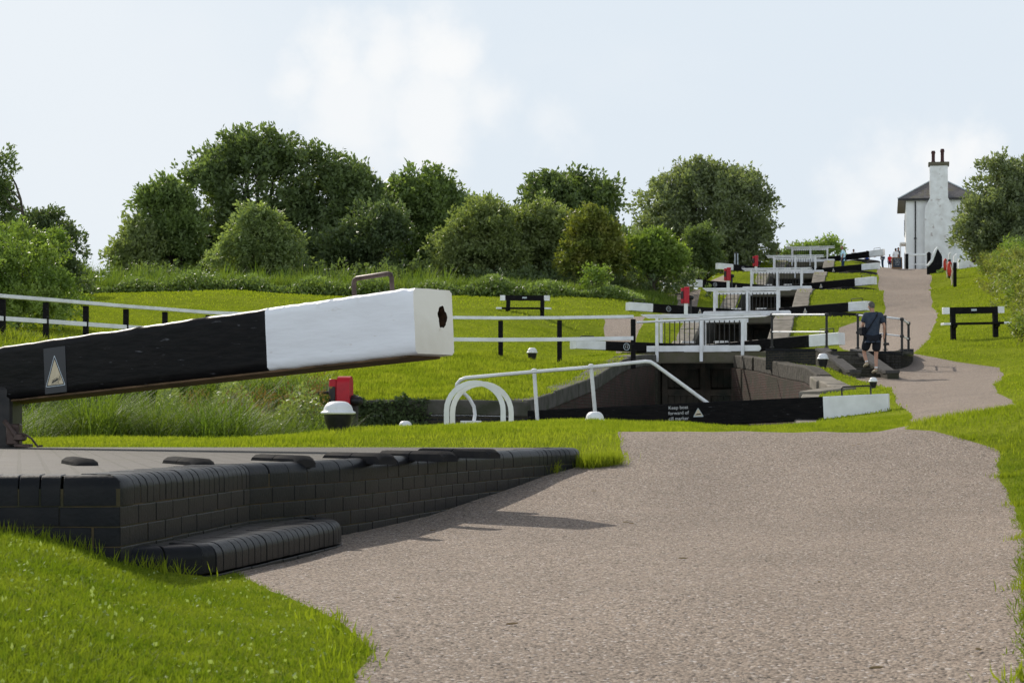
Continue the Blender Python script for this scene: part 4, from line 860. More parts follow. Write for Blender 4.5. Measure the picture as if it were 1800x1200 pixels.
LW = subdiv([V((P(1346, 0, 58.2).x, 58.2)), V((P(1400, 0, 57.2).x, 57.2)), V((P(1455, 0, 56.2).x, 56.2))], .4)
b = MB(); strip(b, LW, 0, .36, lambda p: P(0, 612.5, p.y).z-.07, lambda p: 1.5); b.build('brick_face', MT['brickdark'], lw, world=True)
b = MB(); strip(b, LW, -.02, .38, lambda p: P(0, 612.5, p.y).z, lambda p: P(0, 612.5, p.y).z-.075); b.build('coping', MT['bluebrick'], lw, world=True)
def railing(lab, posts, nm='railing', extra=None, mid=True):
    p0 = posts[0]; r = thing(nm, lab, 'railing', P(*p0[:2], p0[3])[:]) ; T = [P(px, yt, D) for px, yt, yb, D in posts]; Bq = [P(px, yb, D) for px, yt, yb, D in posts]
    for t, q in zip(T, Bq):
        b = MB(); b.tube([q-V((0, 0, .1)), t], .034, 8); 
        for f in ([1, .48] if mid else [1]): c = q.lerp(t, f); b.lathe([(.02, -.05), (.055, -.03), (.055, .03), (.02, .05)], c, 10)
        b.lathe([(.07, 0), (.07, .02), (.03, .03)], q, 10); b.build('post', MT['iron'], r, world=True, smooth=50)
    TT = (extra or [])+T
    b = MB(); b.tube([p for p in TT], .03, 8); b.build('top_rail', MT['white'], r, world=True, smooth=60)
    if mid: b = MB(); b.tube([q.lerp(t, .48) for t, q in zip(T, Bq)], .022, 6); b.build('mid_rail', MT['white'], r, world=True, smooth=60)
    return r
railing('white pipe rail on two black posts between the nearest footbridge and the steps', [(1357, 553, 611, 59.6), (1453, 553, 611, 55.4)], extra=[P(1119, 566.5, 57.1), P(1240, 561, 58.5), P(1345, 556, 59.6)])
railing('curved white pipe railing on black posts round the landing, right of the walking man', [(1508, 554, 612, 55.2), (1556, 557, 615, 54.3), (1585.5, 561, 618, 54.0), (1597, 568.5, 621, 54.8)])
# --- quadrant platforms beside each gate
def quad(k, side, lab, z0=.03, r0=5.9):
    c = LK(side*1.6, .9, k); r = thing('quadrant_platform', lab, 'platform', (c.x, c.y, GK[k]-.1), group='brick quadrant platforms beside the gates')
    a0 = math.atan2((VAX*side).y, (VAX*side).x); pts = []
    for i in range(15):
        a = a0+side*(rad(14)-rad(70)*i/14)*1; pts.append(c+V((math.cos(a), math.sin(a)))*r0)
    zt = GK[k]+z0; b = MB(); poly = [c]+pts; poly = poly if side < 0 else poly[::-1]
    b.prism([(p.x, p.y) for p in poly], zt-.6, zt-.02); b.build('brick_slab', MT['brickdark'], r, world=True, uvbox=True)
    b = MB(); strip(b, pts if side > 0 else pts, -.02*side*-1, side*-.24*-1*1 if False else (.24 if side < 0 else -.24), lambda p: zt+.005, lambda p: zt-.11); b.build('edge_coping', MT['bluebrick'], r, world=True); return r
for k in range(1, 5):
    quad(k, 1, f'low dark brick quadrant platform under the right-hand beam of the {ORD[k]} footbridge', z0=-.02, r0=3.9)
    quad(k, -1, f'low dark brick quadrant platform under the left-hand beam of the {ORD[k]} footbridge', z0=-.12, r0=3.4)
# --- life-ring posts
def lring():
    r = thing('lifebuoy_post', 'l', 'lifebuoy post', (0, 0, 0), group='posts with red lifebuoys')
    b = MB(); b.box((0, 0, .75), (.17, .17, 1.7), bev=.01); b.build('post', MT['black'], r)
    b = MB(); b.prism([(-.085, 0), (.085, 0), (.085, .5), (-.085, .36)], -.085, .085, R=M4.Rotation(rad(90), 3, 'X'), o=(0, 0, 1.6)); b.build('white_top', MT['white'], r)
    b = MB(); n = 18; c = V((-.28, .05, 1.25)); b.tube([c+V((.10*math.cos(a), .35*math.cos(a)*0+.12*math.cos(a), .36*math.sin(a))) for a in np.linspace(0, 2*math.pi, n)], .075, 8); b.build('lifebuoy', MT['buoyred'], r, smooth=60)
    b = MB(); b.tube([(-.24, .0, 1.5), (-.14, -.05, 1.1), (-.2, 0, .75), (-.15, -.02, .5), (-.19, 0, .3)], [.03, .05, .06, .05, .02], 6); b.build('rope', MT['rope'], r, smooth=60)
    return r
lr = lring(); p = P(1678.5, 511, 113); lr.location = (p.x, p.y, p.z); lr['label'] = 'taller nearer lifebuoy post with slanted white top on the right bank'
l2 = copy_tree(lr); p = P(1669, 495, 128); l2.location = (p.x, p.y, p.z-.05); l2.scale = (.92, .92, .92); l2['label'] = 'shorter farther lifebuoy post with slanted white top, left of the taller one'
# ---------------- cottage at the top of the hill
hs = PK[4].y-4; HB = P(1592.5, 478, 155.); HZ = 11.6; ho = thing('cottage', 'whitewashed lock cottage with slate hipped roof and tall chimney at the top of the hill', 'house', (HB.x, HB.y, HZ), rz=ang)
WD, DP, EZ = 4.95, 9.0, 17.27-HZ
b = MB(); b.box((WD/2, DP/2, EZ/2-.6), (WD, DP, EZ+1.2)); b.build('wall', MT['limewash'], ho)
b = MB(); ov = .62; x0, x1, y0, y1 = -ov, WD+ov, -ov*.8, DP+ov; rz_ = EZ+2.0; ry0 = 2.7; ry1 = DP-2.7
vs = [(x0, y0, EZ), (x1, y0, EZ), (x1, y1, EZ), (x0, y1, EZ), (WD/2, ry0, rz_), (WD/2, ry1, rz_), (x0, y0, EZ-.14), (x1, y0, EZ-.14), (x1, y1, EZ-.14), (x0, y1, EZ-.14)]
def uvp(q, ax): return [((vs[i][ax]), vs[i][2]*1.6) for i in q]
b.add(vs, [(0, 1, 4), (1, 2, 5, 4), (2, 3, 5), (3, 0, 4, 5)], [uvp((0, 1, 4), 0), uvp((1, 2, 5, 4), 1), uvp((2, 3, 5), 0), uvp((3, 0, 4, 5), 1)])
b.add(vs, [(6, 7, 1, 0), (7, 8, 2, 1), (8, 9, 3, 2), (9, 6, 0, 3), (9, 8, 7, 6)], mi=1); rf = b.build('roof', [MT['slate'], MT['iron']], ho)
b = MB()
for a, c in ((0, 4), (1, 4), (4, 5)): b.bar(V(vs[a])+V((0, 0, .03)), V(vs[c])+V((0, 0, .03)), .14, .06)
b.build('hip_tiles', MT['signline'], rf)
b = MB(); b.box((WD/2+.2*0, -.05, EZ-.10), (WD+2*ov, .02, .04))
b = MB(); cxm = WD/2-.02; S = .0443; T = lambda px, py: ((px-1648)*S+cxm, (740-py)*155/3500-HZ)
pl = [T(1624.5, 505), T(1673.5, 505), T(1674.5, 380), T(1672.5, 364), T(1668, 357), T(1664.5, 350), T(1664, 294), T(1633, 294), T(1633.5, 350), T(1630, 357), T(1626, 364), T(1624.5, 380)]
b.prism(pl, -.32, .5, R=M4.Rotation(rad(90), 3, 'X')@M4.Scale(1, 3) if False else M4.Rotation(rad(90), 3, 'X'), o=(0, 0, 0)); ch = b.build('chimney_breast', MT['limewash_dirty'], ho)
b = MB(); a, c = T(1632, 294), T(1665.5, 287.5); b.box(((a[0]+c[0])/2, -.1, (a[1]+c[1])/2), (c[0]-a[0]+.1, .96, c[1]-a[1]), bev=.03); b.build('chimney_cap', MT['concrete'], ch)
for px, yt in ((1639.5, 267), (1655, 264)):
    a = T(px, yt); zb = T(0, 288)[1]; b = MB(); h = a[1]-zb; b.lathe([(.17, 0), (.16, h*.1), (.13, h*.2), (.13, h*.75), (.165, h*.8), (.165, h*.9), (.14, h*.92), (.14, h)], (a[0], -.1, zb), 12); b.build('chimney_pot', MT['pot'], ch, smooth=40)
b = MB(); b.tube([(.72, -.09, EZ-.2), (.72, -.09, -.4)], .05, 6); b.box((.72, -.08, 2.6), (.2, .1, .1)); b.box((.72, -.08, .6), (.2, .1, .1)); b.build('drainpipe', MT['iron'], ho)
b = MB(); b.box((-.22, 2.2, 2.35), (.5, 2.4, .12)); b.box((-.4, 1.2, 1.2), (.08, .08, 2.3)); b.box((-.4, 3.2, 1.2), (.08, .08, 2.3)); b.build('porch', MT['white'], ho)
for yy in (2.2, 6.0):
    for zz in (1.3, 4.0):
        if yy < 3 and zz < 2: continue
        b = MB(); b.box((-.02, yy, zz), (.08, 1.1, 1.4)); w_ = b.build('window', MT['white'], ho); b = MB(); b.box((-.07, yy, zz), (.03, .9, 1.2)); b.build('pane', MT['glass'], w_)
b = MB(); b.box((WD+.95, 2.2, 1.0), (1.9, 2.6, 2.2)); b.build('lean_to', MT['brickred'], ho, uvbox=True)
gw = thing('garden_wall', 'stained whitewashed garden wall sloping down right of the cottage', 'wall', P(1718, 497, 148)[:])
b = MB(); zz = lambda y, D=148: (740-y)*D/F; X = lambda px, D=148: (px-CX)*D/F
b.prism([(X(1684), zz(520)), (X(1741), zz(520)), (X(1737), zz(480)), (X(1727), zz(470)), (X(1707), zz(461)), (X(1684), zz(455))], -148.15, -147.8, R=M4.Rotation(rad(90), 3, 'X')); b.build('wall_body', MT['limewash_dirty'], gw, world=True)
pr = thing('swept_parapet', 'black timber parapet with white swept-up handrail at the right of the path summit', 'parapet', P(1640, 491, 141)[:])
b = MB(); D = 141; X = lambda px: (px-CX)*D/F; zz = lambda y: (HY-y)*D/F
b.prism([(X(a), zz(c)) for a, c in ((1629.5, 494), (1645, 494), (1650, 478), (1656, 468), (1655.5, 450), (1648, 437), (1643.5, 447), (1637.5, 461), (1629.5, 468))], -D-.08, -D+.08, R=M4.Rotation(rad(90), 3, 'X')); b.build('panel', MT['black'], pr, world=True)
b = MB(); b.tube([(X(a), D-.12, zz(c)) for a, c in ((1629, 467.5), (1632, 465), (1637, 458.5), (1641, 448), (1644, 440), (1647.5, 435))], [.08, .09, .1, .1, .09, .06], 8); b.build('swept_rail', MT['white'], pr, world=True, smooth=60)
b = MB(); b.box((X(1634), D+.25, zz(468)), (.24, .24, 1.7)); b.lathe([(.16, 0), (.15, .1), (.08, .17), (.01, .19)], (X(1634), D+.25, zz(468)+.85), 12); b.build('post', MT['black'], pr, world=True)
rl = thing('rail_fence', 'white two-bar rail in front of the cottage at the path summit', 'railing', P(1610, 471, 145)[:]); D = 145.
b = MB(); b.box(P(1594, 459.5, 145), (.2, .2, 1.1)); b.build('post', MT['black'], rl, world=True)
b = MB(); b.bar(P(1592, 447.5, D), P(1633, 447.5, D), .12, .15, .02); b.build('top_rail', MT['white'], rl, world=True)
b = MB(); b.bar(P(1595, 464.5, D), P(1633, 464.5, D), .05, .07); b.build('mid_rail', MT['white'], rl, world=True)
ab = thing('chalk_board', 'dark chalk menu board in a wooden frame standing on the path summit', 'sign', P(1577, 472, 152)[:], rz=0)
b = MB(); b.box((0, 0, .43), (.78, .05, .86), M4.Rotation(rad(-8), 3, 'X')); b.box((0, .2, .43), (.78, .05, .86), M4.Rotation(rad(8), 3, 'X')); b.build('frame', MT['frame'], ab)
b = MB(); b.box((0, -.03, .44), (.66, .03, .72), M4.Rotation(rad(-8), 3, 'X')); fc = b.build('board_face', MT['board'], ab)
b = MB(); rgx = random.Random(2)
for z in (.7, .6, .5, .4, .28):
    w = rgx.uniform(.2, .45); x = -w/2
    while x < w/2: u = rgx.uniform(.03, .09); b.box((x+u/2, -.05+(z-.44)*.14-.0, z), (u*.8, .008, .025)); x += u+.015
b.build('chalk_marks', MT['lettering'], fc)
sp = thing('marker_post', 'small grey and black post beside the white end of the fourth left beam', 'post', P(1294, 472, 141)[:])
b = MB(); b.box((0, 0, .5), (.28, .2, 1.3), bev=.02); b.build('post_body', MT['iron'], sp); b = MB(); b.box((.1, -.12, .5), (.07, .05, 1.1)); b.box((-.1, -.12, .5), (.07, .05, 1.1)); b.build('post_edge', MT['signline'], sp)

# ---------------- people
def skin(name, vs, es, rr, m, parent, root=0, sub=2, rot=None):
    me = bpy.data.meshes.new(name); me.from_pydata(vs, es, []); o = bpy.data.objects.new(name, me); COL.objects.link(o)
    sk = o.modifiers.new('s', 'SKIN'); sk.use_smooth_shade = True
    if not me.skin_vertices: 
        bm = bmesh.new(); bm.from_mesh(me); bm.verts.layers.skin.verify(); bm.to_mesh(me); bm.free()
    for i, r in enumerate(rr): me.skin_vertices[0].data[i].radius = r if isinstance(r, tuple) else (r, r)
    for i in range(len(vs)): me.skin_vertices[0].data[i].use_root = (i == root)
    sb = o.modifiers.new('u', 'SUBSURF'); sb.levels = sub; sb.render_levels = sub
    dg = bpy.context.evaluated_depsgraph_get(); m2 = bpy.data.meshes.new_from_object(o.evaluated_get(dg)); bpy.data.objects.remove(o); bpy.data.meshes.remove(me)
    m2.name = name; m2.materials.clear(); m2.materials.append(m); m2.polygons.foreach_set('use_smooth', [True]*len(m2.polygons)); r = bpy.data.objects.new(name, m2); COL.objects.link(r); r.parent = parent; WL[r.name] = WL[parent.name]; return r
STAND = dict(pel=(0, 0, .95), spi=(0, .0, 1.13), che=(0, .0, 1.33), nec=(0, .0, 1.47), hb=(0, .015, 1.54), hc=(0, .02, 1.62), ht=(0, .01, 1.70),
             sL=(-.17, 0, 1.40), eL=(-.23, -.03, 1.13), wL=(-.22, .06, .89), sR=(.17, 0, 1.40), eR=(.23, -.03, 1.13), wR=(.22, .06, .89),
             hL=(-.09, 0, .91), kL=(-.10, .02, .50), aL=(-.10, -.03, .09), tL=(-.12, .14, .04), hR=(.09, 0, .91), kR=(.10, .02, .50), aR=(.10, -.03, .09), tR=(.12, .14, .04))
def person(label, loc, rz, J, c, s=1.0, fingers=False, belly=1.0, group=None, long_hair=False, shorts=True, bulk=1.0):
    r = thing('person', label, 'person', loc, rz, group); J = {k: tuple(V(v)*s) for k, v in J.items()}
    K = list(J); E = [('pel', 'spi'), ('spi', 'che'), ('che', 'nec'), ('nec', 'hb'), ('hb', 'hc'), ('hc', 'ht'), ('che', 'sL'), ('sL', 'eL'), ('eL', 'wL'), ('che', 'sR'), ('sR', 'eR'), ('eR', 'wR'), ('pel', 'hL'), ('hL', 'kL'), ('kL', 'aL'), ('aL', 'tL'), ('pel', 'hR'), ('hR', 'kR'), ('kR', 'aR'), ('aR', 'tR')]
    R = dict(pel=(.13, .10), spi=(.12*belly, .10*belly), che=(.13, .11), nec=.052, hb=.06, hc=(.078, .088), ht=(.055, .06), sL=.055, sR=.055, eL=.04, eR=.04, wL=.026, wR=.026, hL=.085, hR=.085, kL=.055, kR=.055, aL=.036, aR=.036, tL=.03, tR=.03)
    vs = [J[k] for k in K]; es = [(K.index(a), K.index(b)) for a, b in E]; rr = [tuple(x*s for x in R[k]) if isinstance(R[k], tuple) else R[k]*s for k in K]
    for sd, w, e in ((-1, 'wL', 'eL'), (1, 'wR', 'eR')):           # palms with fingers
        d = (V(J[w])-V(J[e])).normalized(); pm = V(J[w])+d*.06*s; i0 = len(vs); vs.append(tuple(pm)); rr.append((.032*s, .016*s)); es.append((K.index(w), i0))
        side = V((0, 1, 0)) if abs(d.y) < .8 else V((1, 0, 0))
        if fingers:
            for q, (o_, ln) in enumerate(((-.028, .062), (-.009, .072), (.010, .068), (.028, .055))):
                a = pm+side*o_*s+d*.03*s; b_ = a+d*ln*.5*s; c_ = b_+(d*.7+V((-sd*.6, 0, 0))).normalized()*ln*.5*s
                k = len(vs); vs += [tuple(a), tuple(b_), tuple(c_)]; rr += [.0095*s, .009*s, .007*s]; es += [(i0, k), (k, k+1), (k+1, k+2)]
            a = pm+side*.035*s-d*.02*s; b_ = a+(side*.8+d*.6).normalized()*.035*s; k = len(vs); vs += [tuple(a), tuple(b_)]; rr += [.011*s, .009*s]; es += [(i0, k), (k, k+1)]
        else:
            k = len(vs); vs.append(tuple(pm+d*.07*s)); rr.append((.028*s, .012*s)); es.append((i0, k))
    # nose and ears
    hc = V(J['hc']); tn = V(c.get('look', (0, 1, 0))).normalized(); rt = tn.cross(V((0, 0, 1)))
    i0 = K.index('hc')
    for q, r_ in ((hc+tn*.10*s-V((0, 0, .012))*s, .012), (hc+rt*.082*s, .014), (hc-rt*.082*s, .014)):
        k = len(vs); vs.append(tuple(q)); rr.append(r_*s); es.append((i0, k))
    skin('body', vs, es, rr, MT[c['skin']], r)
    # hair cap
    b = MB(); n = 12; rows = 7; hv = []
    for i in range(rows):
        th = rad(5+i*(20 if not long_hair else 24)); 
        for j in range(n):
            a = 2*math.pi*j/n; dr = V((math.cos(a), math.sin(a), 0)); fr = dr.dot(tn); t2 = th*(1-.5*max(0, fr+.15)) if th > .8 else th
            q = hc+V((0, .0, .015))*s-tn*.008*s+(dr*math.sin(t2)*.092+V((0, 0, math.cos(t2)*.112)))*s*(1+.02*math.sin(j*5+i*3)); hv.append(q)
    b.add(hv, [(i*n+j, i*n+(j+1) % n, (i+1)*n+(j+1) % n, (i+1)*n+j) for i in range(rows-1) for j in range(n)]+[tuple(range(n))]); b.build('hair', MT[c['hair']], r, smooth=80)
    g = lambda a, b_, t: tuple(V(J[a]).lerp(V(J[b_]), t))
    tv = [J['pel'], J['spi'], J['che'], J['nec'], J['sL'], g('sL', 'eL', .75), J['sR'], g('sR', 'eR', .75), tuple(V(J['pel'])+V((0, 0, -.11*s)))]
    skin('shirt', tv, [(0, 1), (1, 2), (2, 3), (2, 4), (4, 5), (2, 6), (6, 7), (0, 8)], [(.175*s*bulk, .14*s*bulk), (.175*belly*s, .14*belly*s), (.18*s*bulk, .135*s*bulk), (.062*s, .062*s), .085*s*bulk, .072*s*bulk, .085*s*bulk, .072*s*bulk, (.18*s*bulk, .145*s*bulk)], MT[c['top']], r)
    e_ = .82 if shorts else .0; kL = g('hL', 'kL', .9) if shorts else J['kL']; kR = g('hR', 'kR', .9) if shorts else J['kR']
    tv = [tuple(V(J['pel'])+V((0, 0, .03*s))), J['hL'], kL, J['hR'], kR]; te = [(0, 1), (1, 2), (0, 3), (3, 4)]; tr_ = [(.165*s*bulk, .135*s*bulk), .115*s*bulk, .10*s*bulk, .115*s*bulk, .10*s*bulk]
    if not shorts: tv += [J['aL'], J['aR']]; te += [(2, 5), (4, 6)]; tr_[2] = tr_[4] = .075*s; tr_ += [.06*s, .06*s]
    skin('shorts' if shorts else 'trousers', tv, te, tr_, MT[c['legs']], r)
    for sd in 'LR':
        a, t = V(J['a'+sd]), V(J['t'+sd]); d = (t-a); hl = a-V((d.x, d.y, 0)).normalized()*.05*s+V((0, 0, -.035*s))
        skin('shoe', [tuple(hl), tuple(a.lerp(t, .5)-V((0, 0, .01*s))), tuple(t+d.normalized()*.03*s)], [(0, 1), (1, 2)], [(.042*s, .045*s), (.046*s, .042*s), (.04*s, .03*s)], MT[c['shoe']], r)
        if c.get('socks'): skin('sock', [g('a'+sd, 'k'+sd, .22), tuple(a)], [(0, 1)], [.05*s, .046*s], MT['socks'], r)
    return r, J
g_ = P(1535, 657, 51.7)
WJ = dict(pel=(-.03, 0, .99), spi=(-.02, .02, 1.18), che=(.0, .05, 1.42), nec=(.0, .07, 1.60), hb=(-.02, .08, 1.67), hc=(-.04, .09, 1.76), ht=(-.045, .08, 1.85),
          sL=(-.19, .07, 1.52), eL=(-.27, .05, 1.25), wL=(-.19, .27, 1.16), sR=(.20, .02, 1.51), eR=(.285, -.03, 1.23), wR=(.29, .04, .98),
          hL=(-.13, .01, .93), kL=(-.21, .17, .56), aL=(-.165, .0, .29), tL=(-.20, .17, .20), hR=(.09, 0, .93), kR=(.085, .05, .52), aR=(.07, -.03, .12), tR=(.015, .15, .045))
man, J = person('man in slate-blue polo and black shorts walking up the brick steps with a shoulder bag', (g_.x, g_.y, g_.z-.0), 0, WJ, dict(skin='skin', hair='hairgrey', top='polo', legs='shorts', shoe='shoe', socks=True, look=(-.75, .65, -.05)), 1.0, fingers=True, belly=1.2, bulk=1.17)
b = MB(); q = [V((.10, -.02, 1.60)), V((.07, -.105, 1.50)), V((-.03, -.125, 1.35)), V((-.13, -.125, 1.2)), V((-.22, -.07, 1.08)), V((-.26, .02, 1.03))]
for a, c in zip(q, q[1:]): b.bar(a, c, .045, .02)
b.tube([(.09, -.03, 1.6), (.08, .08, 1.6), (.0, .19, 1.48), (-.14, .21, 1.28), (-.25, .12, 1.1)], .018, 5); b.build('bag_strap', MT['shorts'], man)
bag = thing('shoulder_bag', 'small black camera bag at the left hip of the walking man', 'bag', (g_.x-.27, g_.y+.06, g_.z+.98), rz=.3); b = MB(); b.box((0, 0, .12), (.13, .24, .2), bev=.03, seg=2); b.box((0, 0, .2), (.14, .25, .07), bev=.02); b.build('bag_body', MT['shorts'], bag, smooth=40)
cam2 = thing('handheld_camera', 'black camera hanging from the right hand of the walking man', 'camera', (g_.x+.31, g_.y+.06, g_.z+.72)); b = MB(); b.box((0, 0, .06), (.06, .13, .09), bev=.012); b.lathe([(.035, 0), (.035, .07), (.03, .08)], (.03, 0, .06), 12, axis='X'); b.build('camera_body', MT['iron'], cam2, smooth=40)
b = MB(); b.tube([(0, .05, .1), (-.01, .04, .18), (-.02, .0, .2), (-.01, -.04, .18), (0, -.05, .1)], .008, 5); b.build('wrist_strap', MT['iron'], cam2)
def ppl(lab, px, yf, D, rz, h, c, J=None, **k):
    p = P(px, yf, D); return person(lab, (p.x, p.y, p.z), rad(rz), J or STAND, c, h/1.72, **k)
JH = dict(STAND); JH.update(eR=(.27, -.12, 1.17), wR=(.14, .06, 1.02), hb=(0, .05, 1.53), hc=(0, .08, 1.60), ht=(0, .08, 1.68))
ppl('stout man in light blue checked shirt behind the right beam of the fourth footbridge', 1482, 481, 137.5, 72, 1.9, dict(skin='skindark', hair='skindark', top='aqua', legs='denim', shoe='shorts'), JH, belly=1.35, shorts=False)
ppl('person in a white top standing behind the farthest right-hand beam, head above it', 1500.5, 473, 163, 10, 1.62, dict(skin='skin', hair='hairbrown', top='whitetop', legs='denim', shoe='shorts'), shorts=False)
ppl('person in a royal blue top behind the farthest right-hand beam', 1524, 473, 163, 180, 1.5, dict(skin='skin', hair='hairdark', top='bluetop', legs='shorts', shoe='shorts'))
JS = dict(STAND); JS.update(spi=(0, .08, 1.1), che=(0, .2, 1.24), nec=(0, .3, 1.34), hb=(0, .34, 1.38), hc=(0, .38, 1.44), ht=(0, .4, 1.52), sL=(-.17, .24, 1.3), eL=(-.2, .42, 1.08), wL=(-.12, .6, 1.0), sR=(.17, .24, 1.3), eR=(.2, .42, 1.08), wR=(.12, .6, 1.0))
ppl('person in white and red bending forward beside the white end of the farthest beam', 1551.5, 473, 158, 90, 1.68, dict(skin='skin', hair='hairgrey', top='whitetop', legs='denim', shoe='shorts'), JS, shorts=False)
ppl('child in a red top left of the chalk board', 1564, 474, 157, 150, 1.2, dict(skin='skindark', hair='hairdark', top='redtop', legs='denim', shoe='shorts'))
ppl('dark-haired person in a white top directly behind the chalk board', 1574.5, 473, 156, 0, 1.62, dict(skin='skindark', hair='hairdark', top='whitetop', legs='denim', shoe='shorts'), shorts=False, long_hair=True)
ppl('taller dark-haired person partly hidden beside the white-topped one at the chalk board', 1579, 473, 158, 200, 1.7, dict(skin='skindark', hair='hairdark', top='polo', legs='denim', shoe='shorts'), shorts=False)

# ---------------- foliage
def kites(c, d, up, ln, w, bow, rg_):
    """kite-shaped faces: base c, direction d, across up, length ln, width w"""
    n = len(c); ln = np.broadcast_to(ln, (n,))[:, None]; w = np.broadcast_to(w, (n,))[:, None]
    nn = np.cross(d, up); mid = c+d*ln*.45+nn*bow*ln
    return np.stack([c, mid+up*w*.5, c+d*ln, mid-up*w*.5], 1).reshape(-1, 3)
def unit(a): return a/np.maximum(1e-9, np.linalg.norm(a, axis=-1, keepdims=True))
def crown(ells, n, size, seed, clump=.3, fill=.25, lo=.55, spire=.35, rag=1.0):
    """leaves hung on sprigs, sprigs on boughs, boughs on the ellipsoids that rough out the crown"""
    g = np.random.default_rng(seed); ells = np.array(ells, float); vol = (ells[:, 3]*ells[:, 4]*ells[:, 5])**.67; share = vol/vol.sum(); out = []; per = 26
    for e, s in zip(ells, share):
        k = int(n*s); nc = max(9, int(9/clump**1.5)); dr = unit(g.normal(size=(nc, 3))); dr[:, 2] = np.where(dr[:, 2] < -.5, -dr[:, 2], dr[:, 2])
        rr = g.uniform(lo, 1.0, (nc, 1))**.8*(1+.12*g.normal(size=(nc, 1))*rag); cc = e[:3]+dr*rr*e[3:6]; cr = clump*e[3:6].mean()*g.uniform(.35, 1.0, nc)
        ns = max(20, k//per); w = cr**1.7; ci = g.choice(nc, ns, p=w/w.sum()); q = unit(g.normal(size=(ns, 3))*np.array([1, 1, .8])+dr[ci]*.5)
        sub_ = cc[ci]+q*(g.uniform(.15, 1.0, (ns, 1))**.6)*cr[ci][:, None]
        inn = g.uniform(size=ns) < fill; q2 = unit(g.normal(size=(ns, 3))); sub_[inn] = (e[:3]+q2*(g.uniform(0, 1, (ns, 1))**.4)*.8*e[3:6])[inn]
        sd_ = unit(unit(sub_-e[:3])*.7+np.array([0, 0, spire])+g.normal(size=(ns, 3))*.35); L_ = size*g.uniform(1.2, 3.6, ns)*rag
        si = g.integers(0, ns, k); t = g.uniform(0, 1, (k, 1)); c = sub_[si]+sd_[si]*t*L_[si][:, None]+g.normal(size=(k, 3))*(size*.75)*(1.15-.8*t)
        out.append((c, sd_[si]))
    c = np.concatenate([a for a, _ in out]); o = np.concatenate([b_ for _, b_ in out]); m = len(c)
    d = unit(o*.7+g.normal(size=(m, 3))*.6); u = unit(np.cross(d, g.normal(size=(m, 3)))); ln = size*g.uniform(.5, 1.25, m)
    return kites(c, d, u, ln, ln*.5, g.uniform(-.15, .15, (m, 1)), g)
def nm_low(l): return not any(k in l for k in ('thin', 'leggy', 'distant', 'sapling', 'foot', 'overhanging'))
def tree(name, label, cx, top, base, w, D, leaf, n, size, seed, cat='tree', depth=1.0, trunk=.12, ells=None, bare=0, group=None, clump=.3, fill=.25, visible_trunk=.12, bz=None):
    gx = (cx-CX)*D/F; gz = H(gx, D) if bz is None else bz; zt = (HY-top)*D/F; R = w*D/F/2; r = thing(name, label, cat, (gx, D, gz), group=group); g = random.Random(seed)
    hgt = zt-gz; b0 = gz+hgt*visible_trunk
    if ells is None:
        ells = [(0, 0, (b0+zt)/2, R*.86, R*.8*depth, (zt-b0)/2*.9)]
        for i in range(5):
            a = g.uniform(0, 6.28); rr = R*g.uniform(.35, .6); f = g.uniform(.3, .78); s_ = g.uniform(.38, .52)
            ells.append((math.cos(a)*rr, math.sin(a)*rr*depth, b0+(zt-b0)*f, R*s_, R*s_, min((zt-b0)*(1-f)*.98, R*s_*.9)+.1))
        E_ = [(gx+a, D+b_, c, d, e, f) for a, b_, c, d, e, f in ells]
    else: E_ = [((px-CX)*(D+dy)/F, D+dy, (HY-py)*(D+dy)/F, rx*D/F, rx*D/F*depth, rz*D/F) for px, py, dy, rx, rz in ells]
    E_ = [(a, b_, c-f*.03, d*.93, e*.93, f*.92) for a, b_, c, d, e, f in E_]; n = int(n*1.1); size *= 1.12
    if nm_low(label): E_.append((gx, D+1, gz+hgt*.24, R*.9, R*.75, hgt*.25))
    b = MB(); tt = trunk
    limbs = sorted(E_, key=lambda e: -e[3])[:7]
    fork = V((gx+g.uniform(-.2, .2), D, gz+hgt*max(.16, visible_trunk+.1))); b.tube([(gx, D, gz-.3), (gx+.03, D, gz+.1*hgt), tuple(fork)], [tt*1.5, tt*1.1, tt*.9], 8)
    for e in limbs:
        for s_ in range(3 if len(limbs) < 7 else 2):
            q = V(e[:3])+V((g.uniform(-.6, .6)*e[3], g.uniform(-.6, .6)*e[4], g.uniform(-.1, .7)*e[5])); m_ = fork.lerp(q, .5)+V((g.uniform(-.1, .1), g.uniform(-.1, .1), .1))*e[3]
            b.tube([tuple(fork-V((0, 0, .2))), tuple(m_), tuple(q)], [tt*.55, tt*.3, tt*.08], 5)
    b.build('trunk', MT['bark'], r, world=True, smooth=60)
    npmesh('crown', crown(E_, n, size, seed, clump, fill), 4, LF[leaf], r); return r
TG = 'trees and bushes beyond the lawn'
